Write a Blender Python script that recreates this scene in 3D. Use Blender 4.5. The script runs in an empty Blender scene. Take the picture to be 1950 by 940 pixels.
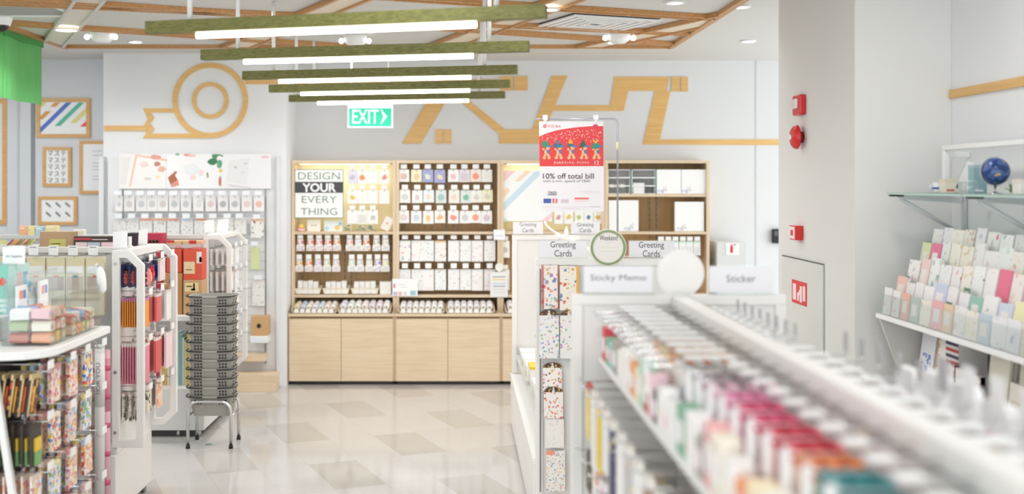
import bpy, bmesh, math, random
from mathutils import Vector, Matrix
rnd = random.Random(7)
SC = bpy.context.scene
COL = SC.collection
R = math.radians
F, H, CX, CY = 2150.0, 1.7, 877.0, 349.0          # focal length in px of the 1950x940 frame, eye height, vanishing point

# ---------------------------------------------------------------- camera, world, lights, exposure
cd = bpy.data.cameras.new('camera'); cam = bpy.data.objects.new('camera', cd); COL.objects.link(cam)
cam.location = (0, 0, H); cam.rotation_euler = (R(90), 0, 0)
cd.sensor_fit = 'HORIZONTAL'; cd.sensor_width = 36; cd.lens = F / 1950 * 36
cd.shift_x = (975 - CX) / 1950; cd.shift_y = -(470 - CY) / 1950
cd.clip_start = .05; cd.clip_end = 60
cd.dof.use_dof = True; cd.dof.focus_distance = 6.3; cd.dof.aperture_fstop = 1.4
SC.camera = cam
SC.view_settings.view_transform = 'Standard'; SC.view_settings.look = 'None'
SC.view_settings.gamma = 1; SC.view_settings.use_curve_mapping = False
SC.view_settings.exposure = -.17
SC.cycles.use_denoising = True
SC.cycles.max_bounces = 8; SC.cycles.diffuse_bounces = 4; SC.cycles.transparent_max_bounces = 16
SC.cycles.sample_clamp_indirect = 6; SC.cycles.caustics_reflective = False; SC.cycles.caustics_refractive = False
wd = bpy.data.worlds.new('shop daylight'); SC.world = wd; wd.use_nodes = True
wd.node_tree.nodes['Background'].inputs[0].default_value = (.93, .975, 1, 1)
wd.node_tree.nodes['Background'].inputs[1].default_value = 3.6

def area(name, loc, size, power, col=(.985, .985, 1), rot=(0, 0, 0), sy=None, spread=180):
    l = bpy.data.lights.new(name, 'AREA'); l.energy = power; l.color = col; l.shape = 'RECTANGLE' if sy else 'DISK'
    l.size = size; l.spread = R(spread)
    if sy: l.size_y = sy
    o = bpy.data.objects.new(name, l); o.location = loc; o.rotation_euler = rot; COL.objects.link(o)
    return o
# recessed ceiling downlights: the ones in view are fitted into fixtures further down; the bare lamps looped here are added to brighten walls and shelf
DOWN = [(1410, 12), (1425, 77), (1286, 3), (258, 78)]
for (x, y, p) in [(-2.2, 2.2, 9), (-.2, 1.6, 8), (1.5, 2.0, 8), (-2.6, 4.4, 9), (-.3, 4.0, 7), (.3, 5.2, 3), (1.5, 4.35, 6), (1.55, 3.0, 7), (-1.2, 6.9, 5), (-2.5, 7.4, 8), (.6, 7.5, 1.5), (-4.3, 8.2, 30), (-4.0, 6.0, 22), (-.9, 8.9, 5)]:
    area('downlight_and_fill_beam', (x, y, 2.74), .16, p)

# ---------------------------------------------------------------- helpers
def lin(h):
    h = h.lstrip('#'); c = [int(h[i:i + 2], 16) / 255 for i in (0, 2, 4)]
    return tuple((x / 12.92 if x <= .04045 else ((x + .055) / 1.055) ** 2.4) for x in c) + (1,)
def paler(h, k):
    return ''.join('%02x' % round(int(h[i:i + 2], 16) + (255 - int(h[i:i + 2], 16)) * k) for i in (0, 2, 4))
_M = {}
def M(h, rough=.55, metal=0, emit=0, spec=.5):
    k = (h, rough, metal, emit, spec)
    if k in _M: return _M[k]
    m = bpy.data.materials.new('paint_' + h.lstrip('#')); m.use_nodes = True
    b = m.node_tree.nodes['Principled BSDF']
    b.inputs['Base Color'].default_value = lin(h); b.inputs['Roughness'].default_value = rough
    b.inputs['Metallic'].default_value = metal; b.inputs['Specular IOR Level'].default_value = spec
    if emit: b.inputs['Emission Color'].default_value = lin(h); b.inputs['Emission Strength'].default_value = emit
    _M[k] = m; return m
def N(nt, t, **kw):
    n = nt.nodes.new(t)
    for k, v in kw.items(): setattr(n, k, v)
    return n
def wood(name, c1, c2, axis='x', scale=5, rough=.45, fine=1.0):
    m = bpy.data.materials.new(name); m.use_nodes = True; nt = m.node_tree; b = nt.nodes['Principled BSDF']
    tc = N(nt, 'ShaderNodeTexCoord'); mp = N(nt, 'ShaderNodeMapping'); no = N(nt, 'ShaderNodeTexNoise'); cr = N(nt, 'ShaderNodeValToRGB')
    s = {'x': (scale * .25, scale * 5, scale * 5), 'y': (scale * 5, scale * .25, scale * 5), 'z': (scale * 5, scale * 5, scale * .25)}[axis]
    mp.inputs['Scale'].default_value = s
    no.inputs['Scale'].default_value = 2.2 * fine; no.inputs['Detail'].default_value = 5; no.inputs['Distortion'].default_value = .6
    cr.color_ramp.elements[0].position = .35; cr.color_ramp.elements[1].position = .68
    cr.color_ramp.elements[0].color = lin(c1); cr.color_ramp.elements[1].color = lin(c2)
    nt.links.new(tc.outputs['Object'], mp.inputs[0]); nt.links.new(mp.outputs[0], no.inputs[0])
    nt.links.new(no.outputs[0], cr.inputs[0]); nt.links.new(cr.outputs[0], b.inputs['Base Color']); b.inputs['Roughness'].default_value = rough
    return m
def doodle(name, base, cols, scale=55, size=.3, rough=.5):
    """paper printed with small scattered coloured motifs"""
    m = bpy.data.materials.new(name); m.use_nodes = True; nt = m.node_tree; b = nt.nodes['Principled BSDF']; b.inputs['Roughness'].default_value = rough
    tc = N(nt, 'ShaderNodeTexCoord'); oi = N(nt, 'ShaderNodeObjectInfo'); sc = N(nt, 'ShaderNodeVectorMath', operation='SCALE'); ad = N(nt, 'ShaderNodeVectorMath', operation='ADD')
    sc.inputs[0].default_value = (17, 31, 47)
    nt.links.new(oi.outputs['Random'], sc.inputs['Scale']); nt.links.new(tc.outputs['Object'], ad.inputs[0]); nt.links.new(sc.outputs[0], ad.inputs[1])
    no = N(nt, 'ShaderNodeTexNoise'); no.inputs['Scale'].default_value = scale * 1.6; no.inputs['Detail'].default_value = 1
    s2 = N(nt, 'ShaderNodeVectorMath', operation='SCALE'); s2.inputs['Scale'].default_value = .9 / scale; a2 = N(nt, 'ShaderNodeVectorMath', operation='ADD')
    nt.links.new(ad.outputs[0], no.inputs[0]); nt.links.new(no.outputs['Color'], s2.inputs[0]); nt.links.new(ad.outputs[0], a2.inputs[0]); nt.links.new(s2.outputs[0], a2.inputs[1])
    vo = N(nt, 'ShaderNodeTexVoronoi'); vo.inputs['Scale'].default_value = scale
    nt.links.new(a2.outputs[0], vo.inputs[0])
    lt = N(nt, 'ShaderNodeMath', operation='LESS_THAN'); lt.inputs[1].default_value = size; nt.links.new(vo.outputs['Distance'], lt.inputs[0])
    sp = N(nt, 'ShaderNodeSeparateColor'); nt.links.new(vo.outputs['Color'], sp.inputs[0])
    cr = N(nt, 'ShaderNodeValToRGB'); cr.color_ramp.interpolation = 'CONSTANT'
    for i, c in enumerate(cols):
        e = cr.color_ramp.elements[i] if i < 2 else cr.color_ramp.elements.new(i / len(cols))
        e.position = i / len(cols); e.color = lin(c)
    nt.links.new(sp.outputs[0], cr.inputs[0])
    mx = N(nt, 'ShaderNodeMix', data_type='RGBA'); mx.inputs[6].default_value = lin(base)
    nt.links.new(lt.outputs[0], mx.inputs[0]); nt.links.new(cr.outputs[0], mx.inputs[7]); nt.links.new(mx.outputs[2], b.inputs['Base Color'])
    return m
def clear(name, tint='f4faf9', gloss=.1, rough=.05):
    m = bpy.data.materials.new(name); m.use_nodes = True; nt = m.node_tree; nt.nodes.remove(nt.nodes['Principled BSDF'])
    t = N(nt, 'ShaderNodeBsdfTransparent'); t.inputs[0].default_value = lin(tint); g = N(nt, 'ShaderNodeBsdfGlossy'); g.inputs['Roughness'].default_value = rough
    lw = N(nt, 'ShaderNodeLayerWeight'); lw.inputs[0].default_value = .25; ma = N(nt, 'ShaderNodeMath', operation='MULTIPLY_ADD'); ma.inputs[1].default_value = .28; ma.inputs[2].default_value = gloss
    mx = N(nt, 'ShaderNodeMixShader')
    nt.links.new(lw.outputs['Fresnel'], ma.inputs[0]); nt.links.new(ma.outputs[0], mx.inputs[0]); nt.links.new(t.outputs[0], mx.inputs[1]); nt.links.new(g.outputs[0], mx.inputs[2])
    nt.links.new(mx.outputs[0], nt.nodes['Material Output'].inputs[0])
    return m

def PX(x, d): return (x - CX) / F * d
def PZ(y, d): return H - (y - CY) / F * d
LOC = {}
class MB:
    def __init__(s): s.v, s.f, s.m, s.mats, s.sm = [], [], [], [], []
    def mi(s, m):
        if m not in s.mats: s.mats.append(m)
        return s.mats.index(m)
    def add(s, vs, fs, mat, smooth=False):
        b = len(s.v); s.v += [tuple(v) for v in vs]; k = s.mi(mat)
        for f in fs: s.f.append([b + i for i in f]); s.m.append(k); s.sm.append(smooth)
        return s
    def bx(s, x0, x1, y0, y1, z0, z1, mat, T=None):
        x0, x1 = min(x0, x1), max(x0, x1); y0, y1 = min(y0, y1), max(y0, y1); z0, z1 = min(z0, z1), max(z0, z1)
        vs = [Vector(p) for p in ((x0, y0, z0), (x1, y0, z0), (x1, y1, z0), (x0, y1, z0), (x0, y0, z1), (x1, y0, z1), (x1, y1, z1), (x0, y1, z1))]
        if T: vs = [T @ p for p in vs]
        return s.add(vs, [(3, 2, 1, 0), (4, 5, 6, 7), (0, 1, 5, 4), (1, 2, 6, 5), (2, 3, 7, 6), (3, 0, 4, 7)], mat)
    def prism(s, pts, a, b, mat, ax='y', T=None, smooth=False):
        """outline pts extruded from a to b along ax; pts are (x,z) for y, (y,z) for x, (x,y) for z"""
        ar = sum(pts[i][0] * pts[(i + 1) % len(pts)][1] - pts[(i + 1) % len(pts)][0] * pts[i][1] for i in range(len(pts)))
        if (ar > 0) == (ax == 'y'): pts = pts[::-1]
        if a > b: a, b = b, a
        mk = {'y': lambda p, t: (p[0], t, p[1]), 'x': lambda p, t: (t, p[0], p[1]), 'z': lambda p, t: (p[0], p[1], t)}[ax]
        vs = [Vector(mk(p, a)) for p in pts] + [Vector(mk(p, b)) for p in pts]; n = len(pts)
        if T: vs = [T @ p for p in vs]
        s.add(vs, [tuple(range(n))[::-1], tuple(range(n, 2 * n))], mat)
        b0 = len(s.v) - 2 * n; k = s.mi(mat)
        for i in range(n):
            j = (i + 1) % n; s.f.append([b0 + i, b0 + j, b0 + n + j, b0 + n + i]); s.m.append(k); s.sm.append(smooth)
        return s
    def ring(s, cx, cz, r1, r2, y0, y1, mat, n=48, a0=0, a1=360, ax='y'):
        full = abs(a1 - a0) >= 359.9; k = n if full else n + 1
        pts = []
        for i in range(k):
            a = R(a0 + (a1 - a0) * i / n); pts.append((math.cos(a), math.sin(a)))
        vs = []
        for (c, sn) in pts:
            for (r, y) in ((r1, y0), (r2, y0), (r2, y1), (r1, y1)):
                vs.append((cx + c * r, y, cz + sn * r) if ax == 'y' else (y, cx + c * r, cz + sn * r) if ax == 'x' else (cx + c * r, cz + sn * r, y))
        fs = []
        for i in range(n):
            j = (i + 1) % k
            for q in range(4): fs.append((i * 4 + q, i * 4 + (q + 1) % 4, j * 4 + (q + 1) % 4, j * 4 + q))
        if not full: fs += [(0, 1, 2, 3), (k * 4 - 1, k * 4 - 2, k * 4 - 3, k * 4 - 4)]
        return s.add(vs, fs, mat)
    def disc(s, cx, cz, r, y0, y1, mat, n=32, ax='y', sx=1):
        return s.prism([(cx + math.cos(2 * math.pi * i / n) * r * sx, cz + math.sin(2 * math.pi * i / n) * r) for i in range(n)], y0, y1, mat, ax, smooth=True)
    def tube(s, pts, r, mat, n=6, closed=False):
        P = [Vector(p) for p in pts]; k = len(P); vs = []; up = None
        for i in range(k):
            a = P[i - 1] if (i or closed) else P[0]; b = P[(i + 1) % k] if (i < k - 1 or closed) else P[-1]
            t = (b - a).normalized()
            if up is None:
                up = Vector((0, 0, 1)) if abs(t.z) < .9 else Vector((1, 0, 0))
            u = t.cross(up)
            if u.length < 1e-4: u = t.cross(Vector((.3, .9, .2)))
            u.normalize(); w = u.cross(t).normalized(); up = w
            for q in range(n):
                c = 2 * math.pi * q / n; vs.append(P[i] + (u * math.cos(c) + w * math.sin(c)) * r)
        fs = [(i * n + q, i * n + (q + 1) % n, ((i + 1) % k) * n + (q + 1) % n, ((i + 1) % k) * n + q) for i in range(k if closed else k - 1) for q in range(n)]
        if not closed: fs += [tuple(range(n))[::-1], tuple(range((k - 1) * n, k * n))]
        return s.add(vs, fs, mat, True)
    def lathe(s, prof, c, mat, n=24, ax='z', T=None):
        vs, fs = [], []
        for (r, z) in prof:
            for q in range(n):
                a = 2 * math.pi * q / n; x, y = math.cos(a) * r, math.sin(a) * r
                p = Vector((c[0] + x, c[1] + y, c[2] + z) if ax == 'z' else (c[0] + x, c[1] + z, c[2] + y) if ax == 'y' else (c[0] + z, c[1] + x, c[2] + y))
                vs.append(T @ p if T else p)
        k = len(prof)
        fs = [(i * n + q, i * n + (q + 1) % n, (i + 1) * n + (q + 1) % n, (i + 1) * n + q) for i in range(k - 1) for q in range(n)]
        fs += [tuple(range(n))[::-1], tuple(range((k - 1) * n, k * n))]
        return s.add(vs, fs, mat, True)
    def ball(s, c, r, mat, sc=(1, 1, 1), n=16):
        prof = [(math.sin(math.pi * i / n) * r, -math.cos(math.pi * i / n) * r) for i in range(n + 1)]
        b = len(s.v); s.lathe([(max(p, 1e-5), z) for p, z in prof], (0, 0, 0), mat, n * 2)
        for i in range(b, len(s.v)):
            v = s.v[i]; s.v[i] = (c[0] + v[0] * sc[0], c[1] + v[1] * sc[1], c[2] + v[2] * sc[2])
        return s
    def build(s, name, parent=None, bev=0, loc=None, local=False):
        me = bpy.data.meshes.new(name)
        off = Vector((0, 0, 0))
        if not local:
            off = LOC.get(parent.name, Vector((0, 0, 0))) if parent else Vector(loc) if loc else None
            if off is None:
                xs, ys, zs = zip(*s.v); off = Vector(((min(xs) + max(xs)) / 2, (min(ys) + max(ys)) / 2, min(zs)))
        me.from_pydata([tuple(Vector(v) - off) for v in s.v], [], s.f)
        for m in s.mats: me.materials.append(m)
        me.polygons.foreach_set('material_index', s.m); me.polygons.foreach_set('use_smooth', s.sm)
        bm = bmesh.new(); bm.from_mesh(me); bmesh.ops.recalc_face_normals(bm, faces=bm.faces); bm.to_mesh(me); bm.free()
        o = bpy.data.objects.new(name, me); COL.objects.link(o)
        if parent: o.parent = parent; LOC[o.name] = LOC.get(parent.name, Vector((0, 0, 0)))
        else:
            o.location = off if not local else (loc or (0, 0, 0)); LOC[o.name] = Vector(o.location)
        if bev:
            bm_ = o.modifiers.new('edge', 'BEVEL'); bm_.width = bev; bm_.segments = 2; bm_.limit_method = 'ANGLE'
        return o
def tag(o, label, cat, group=None, kind=None):
    if label: o['label'] = label
    if cat: o['category'] = cat
    if group: o['group'] = group
    if kind: o['kind'] = kind
    return o
def thing(name, label, cat, loc, group=None):
    o = bpy.data.objects.new(name, None); COL.objects.link(o); o.location = loc; o.empty_display_size = .05
    LOC[o.name] = Vector(loc); return tag(o, label, cat, group)
def solo(mb, name, label, cat, group=None, bev=0, loc=None): return tag(mb.build(name, None, bev, loc), label, cat, group)
def struct(mb, name, parent=None, bev=0):
    o = mb.build(name, parent, bev)
    if not parent: o['kind'] = 'structure'
    return o
def copy_tree(o, loc=None, rz=None, label=None, parent=None, group=None):
    c = o.copy(); COL.objects.link(c); c.parent = parent
    if loc is not None: c.location = loc
    if rz is not None: c.rotation_euler = (0, 0, rz)
    if label: c['label'] = label
    if group: c['group'] = group
    for ch in list(o.children): copy_tree(ch, parent=c)
    return c
_FONT = {}
def text(body, cx, y, cz, w, h, mat, parent, name='lettering', bold=0, face='-y', thick=.0006, line=1.0):
    """lettering fitted to w x h (either may be None) about (cx, cz), standing at depth y; face '-x' lays it on a plane x=y with cx along depth"""
    cu = bpy.data.curves.new('t', 'FONT'); cu.body = body; cu.align_x = 'CENTER'; cu.size = 1; cu.offset = bold; cu.space_line = line; cu.resolution_u = 3
    to = bpy.data.objects.new('t', cu); COL.objects.link(to)
    dg = bpy.context.evaluated_depsgraph_get(); me = bpy.data.meshes.new_from_object(to.evaluated_get(dg))
    bpy.data.objects.remove(to)
    xs = [v.co.x for v in me.vertices]; zs = [v.co.y for v in me.vertices]
    if not xs: return None
    bw, bh = max(xs) - min(xs), max(zs) - min(zs); mx, mz = (max(xs) + min(xs)) / 2, (max(zs) + min(zs)) / 2
    sx = w / bw if w else h / bh; sz = h / bh if h else sx
    off = LOC.get(parent.name, Vector((0, 0, 0)))
    for v in me.vertices:
        a, b = (v.co.x - mx) * sx, (v.co.y - mz) * sz
        v.co = (Vector((cx + a, y, cz + b)) if face == '-y' else Vector((y, cx - a, cz + b))) - off
    me.materials.clear(); me.materials.append(mat); me.name = name
    o = bpy.data.objects.new(name, me); COL.objects.link(o); o.parent = parent; LOC[o.name] = off
    return o
ORD = 'first second third fourth fifth sixth seventh eighth ninth tenth eleventh twelfth thirteenth fourteenth fifteenth sixteenth seventeenth eighteenth nineteenth twentieth'.split()
ORD += ['twenty-' + o for o in ORD[:9]] + ['thirtieth']
ORD += ['thirty-' + o for o in ORD[:9]] + ['fortieth'] + ['forty-' + o for o in ORD[:9]]

# shared materials
WALL = M('e9eaeb', .7); WHITE = M('f1f1ef', .4); OFFW = M('e6e4e0', .5); PANEL = M('e9e7e3', .45)
GREY = M('b9babb', .5); DARK = M('2b2a2a', .5); BLACK = M('161616', .4); CHROME = M('d9dadb', .22, 1); STEEL = M('c4c6c8', .35, .9)
OAK = wood('pale oak veneer', 'dcc4a4', 'e6d2b6', 'x', 5)
OAKZ = wood('pale oak edge', 'dcc4a4', 'e4cfb2', 'z', 5)
BACKW_SHADED = wood('shade-toned oak back board', 'c09a68', 'cda977', 'z', 4)  # same oak as the shelves; shade under them put into this darker colour
TRIM = wood('orange oak trim', 'b98650', 'c99763', 'y', 5)
MURAL = wood('golden oak mural', 'dcae68', 'e7be7c', 'x', 5)
MOSS = wood('moss green stained oak', '5f5f28', '7d7c40', 'x', 7, .5, 1.6)
CLEAR = clear('clear acrylic', 'fcfefe', .03); GLASS = clear('shelf glass', 'e4f4ee', .08)
RED = M('d3282c', .3); INK = M('4a4448', .7); INKG = M('6f6c6e', .7)
CREAMP = M('f2efe8', .6); PAPER = M('f5f5f3', .6)
# ================================================================ THE ROOM
DW, DL, DF = 10.02, 9.45, 9.95        # back wall, wall block with the tape-roll mural, far wall with the picture frames
CZ = 2.79
def floor_mat():
    m = bpy.data.materials.new('polished floor tile'); m.use_nodes = True; nt = m.node_tree; b = nt.nodes['Principled BSDF']; L = nt.links.new
    tc = N(nt, 'ShaderNodeTexCoord'); mp = N(nt, 'ShaderNodeMapping', vector_type='POINT')
    a = R(22.1); ca, sa = math.cos(a), math.sin(a)
    sep = N(nt, 'ShaderNodeSeparateXYZ'); L(tc.outputs['Object'], sep.inputs[0])
    def mth(op, x, y=None):
        n = N(nt, 'ShaderNodeMath', operation=op)
        for i, v in enumerate((x, y)):
            if v is None: continue
            if isinstance(v, (int, float)): n.inputs[i].default_value = v
            else: L(v, n.inputs[i])
        return n.outputs[0]
    dx = mth('ADD', sep.outputs[0], .79); dy = mth('ADD', sep.outputs[1], -8.5)
    u = mth('ADD', mth('DIVIDE', mth('ADD', mth('MULTIPLY', dx, ca), mth('MULTIPLY', dy, sa)), .30), .5)
    v = mth('ADD', mth('DIVIDE', mth('ADD', mth('MULTIPLY', dx, sa), mth('MULTIPLY', dy, -ca)), .60), .5)
    fu, fv = mth('FLOOR', u), mth('FLOOR', v)
    ue = mth('COMPARE', mth('PINGPONG', fu, 1), 0)
    w = mth('PINGPONG', mth('SUBTRACT', fv, mth('MULTIPLY', fu, .5)), 1)
    we = mth('COMPARE', w, 0)
    dark = mth('MULTIPLY', ue, we)
    eu = mth('PINGPONG', u, .5); ev = mth('PINGPONG', v, .5)
    grout = mth('MAXIMUM', mth('LESS_THAN', eu, .006), mth('LESS_THAN', ev, .003))
    no = N(nt, 'ShaderNodeTexNoise'); no.inputs['Scale'].default_value = 6; no.inputs['Detail'].default_value = 4; L(tc.outputs['Object'], no.inputs[0])
    def mix(f, c1, c2):
        n = N(nt, 'ShaderNodeMix', data_type='RGBA'); L(f, n.inputs[0])
        for i, c in ((6, c1), (7, c2)):
            if isinstance(c, str): n.inputs[i].default_value = lin(c)
            else: L(c, n.inputs[i])
        return n.outputs[2]
    c = mix(dark, mix(no.outputs[0], 'cac8c5', 'c5c3c0'), mix(no.outputs[0], 'bdbab4', 'b8b5ae'))
    c = mix(grout, c, 'bcb9b4')
    L(c, b.inputs['Base Color']); b.inputs['Roughness'].default_value = .09; b.inputs['Specular IOR Level'].default_value = .45
    return m
# --- shell
o = struct(MB().bx(-6.5, 4.5, -1.5, 11, -.08, 0, floor_mat()), 'floor'); 
o.data.transform(Matrix.Translation(o.location)); o.location = (0, 0, 0)      # tile pattern is laid out from the eye's foot point
struct(MB().bx(-6.5, 4.5, -1.5, 11, CZ, CZ + .08, M('d8d6d2', .75)), 'ceiling')
struct(MB().bx(-1.46, 4.3, DW, DW + .1, 0, CZ, M('dfe0e1', .75)), 'wall_back')
struct(MB().bx(-2.99, -1.46, DL, DW + .1, 0, CZ, WALL), 'wall_mural_block')
struct(MB().bx(-6.4, -2.99, DF, DF + .1, 0, CZ, M('dcdfe2', .75)), 'wall_far')
struct(MB().bx(-6.5, -6.4, -1.5, 11, 0, CZ, WALL), 'wall_left')
b = MB().bx(1.865, 4.4, 5.34, 6.62, 0, CZ, M('e4e3e0', .7)); struct(b, 'wall_pillar')
struct(MB().bx(2.322, 2.45, -1.5, 5.338, 0, CZ, WALL), 'wall_right')
struct(MB().bx(PX(17, DF), PX(62, DF), DF - .04, DF - .002, 0, CZ - .002, M('d3d7da', .6)), 'trim_1')
struct(MB().bx(PX(36, DF), PX(40, DF), DF - .047, DF - .041, 0, CZ - .002, M('c2c7cb', .6)), 'trim_2')
struct(MB().bx(PX(62, DF), PX(66, DF), DF - .02, DF - .002, 0, CZ - .002, M('9ea4a8', .6)), 'trim_3')
struct(MB().bx(PX(1438, DW), PX(1441, DW), DW - .003, DW - .001, 0, CZ - .002, M('d0d1d2', .75)), 'trim_4')
# wooden strip along the right wall
struct(MB().bx(2.308, 2.321, -1, 5.335, 2.100, 2.140, wood('golden strip', 'd9ab66', 'e3b876', 'y', 5)), 'trim_5')

# --- ceiling lattice of wooden strips
TZ0, TZ1 = 2.762, CZ - .001
def cw(x, y, z=TZ0): d = (z - H) * F / (CY - y); return Vector((PX(x, d), d))
def strip(mb, a, b, w, mat, z0=TZ0, z1=TZ1):
    t = (b - a).normalized(); n = Vector((-t.y, t.x)) * w / 2
    mb.prism([tuple(a + n), tuple(b + n), tuple(b - n), tuple(a - n)], z0, z1, mat, 'z')
k = [20]
def trim(mb): struct(mb, 'trim_%d' % k[0]); k[0] += 1
XR, XL, YF = 1.655, -3.12, 8.9
mb = MB(); strip(mb, Vector((XL, YF)), Vector((XR, YF)), .04, TRIM); trim(mb)
mb = MB(); strip(mb, Vector((XR, YF + .02)), Vector((XR, 1)), .045, TRIM); trim(mb)
mb = MB(); strip(mb, Vector((XL, YF + .02)), Vector((XL, 1)), .045, TRIM); trim(mb)
def clip(a, b, x0=XL + .02, x1=XR - .02, y1=YF - .02, y0=1.2):
    t = b - a; lo, hi = -9, 9
    for c, dlt, mn, mx in ((a.x, t.x, x0, x1), (a.y, t.y, y0, y1)):
        if abs(dlt) < 1e-6: continue
        p, q = sorted(((mn - c) / dlt, (mx - c) / dlt)); lo, hi = max(lo, p), min(hi, q)
    return a + t * lo, a + t * hi
PALE = M('e9dcc6', .6)
def double(p, q, gap=.085, w=.028, fill=True, ext=True):
    a, b = cw(*p), cw(*q); a, b = clip(a, b) if ext else (a, b)
    t = (b - a).normalized(); n = Vector((-t.y, t.x)) * gap / 2
    mb = MB(); strip(mb, a + n, b + n, w, TRIM); strip(mb, a - n, b - n, w, TRIM)
    if fill: strip(mb, a, b, gap - w + .004, PALE, TZ0 + .02)
    trim(mb)
double((0, 9), (540, 33)); double((20, 48), (300, 67)); double((789, 2), (1352, 38)); double((840, 57), (1281, 87))
def band(e1, e2, edge, fillm, z0=TZ0 - .004):
    """a wide tape-like band between two edge lines given by two points each"""
    mb = MB(); L_ = []
    for (p, q) in (e1, e2): L_.append(clip(cw(*p), cw(*q)))
    (a, b), (c, d) = L_
    if (a - c).length > (a - d).length: c, d = d, c
    mb.prism([tuple(a), tuple(b), tuple(d), tuple(c)], z0 + .012, TZ0 + .03, fillm, 'z')
    strip(mb, a, b, .022, edge, z0, TZ0 + .025); strip(mb, c, d, .022, edge, z0, TZ0 + .025)
    trim(mb)
band(((84, 82), (144, 0)), ((117, 93), (200, 0)), M('d8d5cd', .6), M('e3ddd3', .7))
band(((1070, 98), (1309, 44)), ((1112, 100), (1332, 54)), TRIM, PALE)
band(((800, 96), (1040, 6)), ((858, 96), (1080, 12)), TRIM, PALE)
band(((410, 97), (640, 0)), ((465, 97), (705, 0)), TRIM, PALE)

# ================================================================ WALL DECORATION IN WOOD
d = DL - .012
t = thing('tape_roll_mural', 'wooden outline of a big tape roll with a zigzag torn end on the white wall', 'wall decoration', (PX(400, d), d, PZ(262, d)))
MB().ring(PX(400, d), PZ(191, d), 62 * d / F, 72 * d / F, d, DL - .001, MURAL, 72).build('outer_ring', t)
MB().ring(PX(400, d), PZ(191, d), 27 * d / F, 35 * d / F, d, DL - .001, MURAL, 56).build('inner_ring', t)
pp = lambda L_, dd=d: [(PX(x, dd), PZ(y, dd)) for x, y in L_]
MB().prism(pp([(272, 206), (333, 206), (331, 214), (286, 214), (293, 224), (285, 234), (294, 246), (285, 254), (376, 254), (400, 263), (272, 263), (281, 246), (274, 239), (281, 226)]), d + .002, DL - .001, MURAL).build('torn_end', t)
MB().prism(pp([(198, 239), (278, 239), (281, 243), (278, 249), (198, 249)]), d, DL - .001, MURAL).build('tape_line', t)
MB().prism(pp([(464, 151), (545, 151), (545, 160), (468, 160)]), d + .002, DL - .001, MURAL).build('tape_line', t)
d = DW - .012
t = thing('tape_line_mural', 'golden wooden line mural of angular tape strips above the shelving', 'wall decoration', (PX(1100, d), d, PZ(276, d)))
dd = lambda L_: pp(L_, d)
kk = 0
for L_ in ([(766, 273), (801, 273), (868, 160), (832, 160)], [(566, 151), (948, 151), (948, 160), (566, 160)],
           [(866, 165), (884, 165), (897, 194), (962, 246), (951, 256), (880, 196)],
           [(951, 246), (1013, 246), (1052, 144), (1081, 144), (1027, 273), (951, 273)],
           [(1058, 200), (1162, 200), (1171, 146), (1275, 146), (1270, 173), (1197, 173), (1188, 211), (1053, 211)],
           [(1247, 173.3), (1277, 173.3), (1257, 265), (1484, 265), (1484, 276), (1224, 275)]):
    MB().prism(dd(L_), d + .0012 * kk, DW - .001, MURAL).build('strip', t); kk += 1
for (x0, x1, y0, y1) in ((829, 843, 246, 273), (846, 859, 246, 273), (952, 977, 145, 172), (980, 1005, 145, 172), (1279, 1294, 146, 174), (1297, 1310, 146, 174)):
    MB().bx(PX(x0, d), PX(x1, d), d, DW - .001, PZ(y0, d), PZ(y1, d), MURAL).build('short_piece', t)

# ================================================================ LAMPS
XLm, XRm = -1.31, .325
ROW = ['frontmost', 'second from front', 'middle', 'fourth from front', 'rearmost']
LB = [(4.73, 4.27, 4.49), (5.73, 5.36, 0), (6.82, 6.45, 0), (7.76, 7.37, 0), (8.66, 8.28, 0)]
TUBE = M('fff7ef', .4, 0, 7.5)
ZL = 2.35
for i, (dl, dr, _) in enumerate(LB):
    t = thing('linear_pendant_lamp', 'moss green wooden beam lamp with white tube, %s of five in a row' % ROW[i], 'ceiling lamp', ((XLm + XRm) / 2, (dl + dr) / 2, ZL - .026), 'beam lamps over the aisle')
    a, b = Vector((XLm, dl)), Vector((XRm, dr)); at = lambda s_: a + (b - a) * s_
    mb = MB(); strip(mb, a, b, .05, MOSS, ZL - .026, ZL + .026); mb.build('beam', t, .002)
    p, q = at(.135), at(.838); zt = ZL - .026 - .013
    MB().tube([(p.x, p.y, zt), (q.x, q.y, zt)], .0135, TUBE, 12).build('tube_light', t)
    for s_ in (.115, .885):
        r_ = at(s_); ro = MB().tube([(r_.x, r_.y, ZL + .02), (r_.x, r_.y, CZ - .002)], .011, WHITE, 8).build('rod', t)
    ang = math.atan2(dr - dl, XRm - XLm); c = at(.486)
    area('lamp_beam', (c.x, c.y, zt - .018), 1.15, 9, (1, .98, .95), (0, 0, ang), .03)

# --- recessed downlights in the ceiling
def downlight(px, py, label, z=CZ, r=.045, pw=5):
    d = (z - H) * F / (CY - py); x = PX(px, d)
    t = thing('recessed_downlight', label, 'ceiling light', (x, d, z - .012), 'recessed downlights')
    MB().ring(x, d, r, r + .014, z - .012, z - .001, WHITE, 28, ax='z').build('trim_ring', t)
    MB().disc(x, d, r - .001, z - .006, z - .001, M('fff4e6', .5, 0, 6), 28, 'z').build('lens', t)
    area('downlight_and_fill_beam', (x, d, z - .016), .08, pw, spread=130)
for px, py, lb in ((1411, 11, 'round recessed downlight beside the outer edge of the wooden ceiling frame'), (1425, 77, 'round recessed downlight in plain ceiling near the pillar'),
                   (1286, 3, 'round recessed downlight inside the wooden frame above the air vent'), (258, 78, 'small round downlight behind the ceiling speaker above the tape roll mural')):
    downlight(px, py, lb, pw=5.5 if px < 300 else 1.3)
downlight(126, 55, 'bright downlight set in the wide pale ceiling band above the green curtain', TZ0 - .006, .07)
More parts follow.
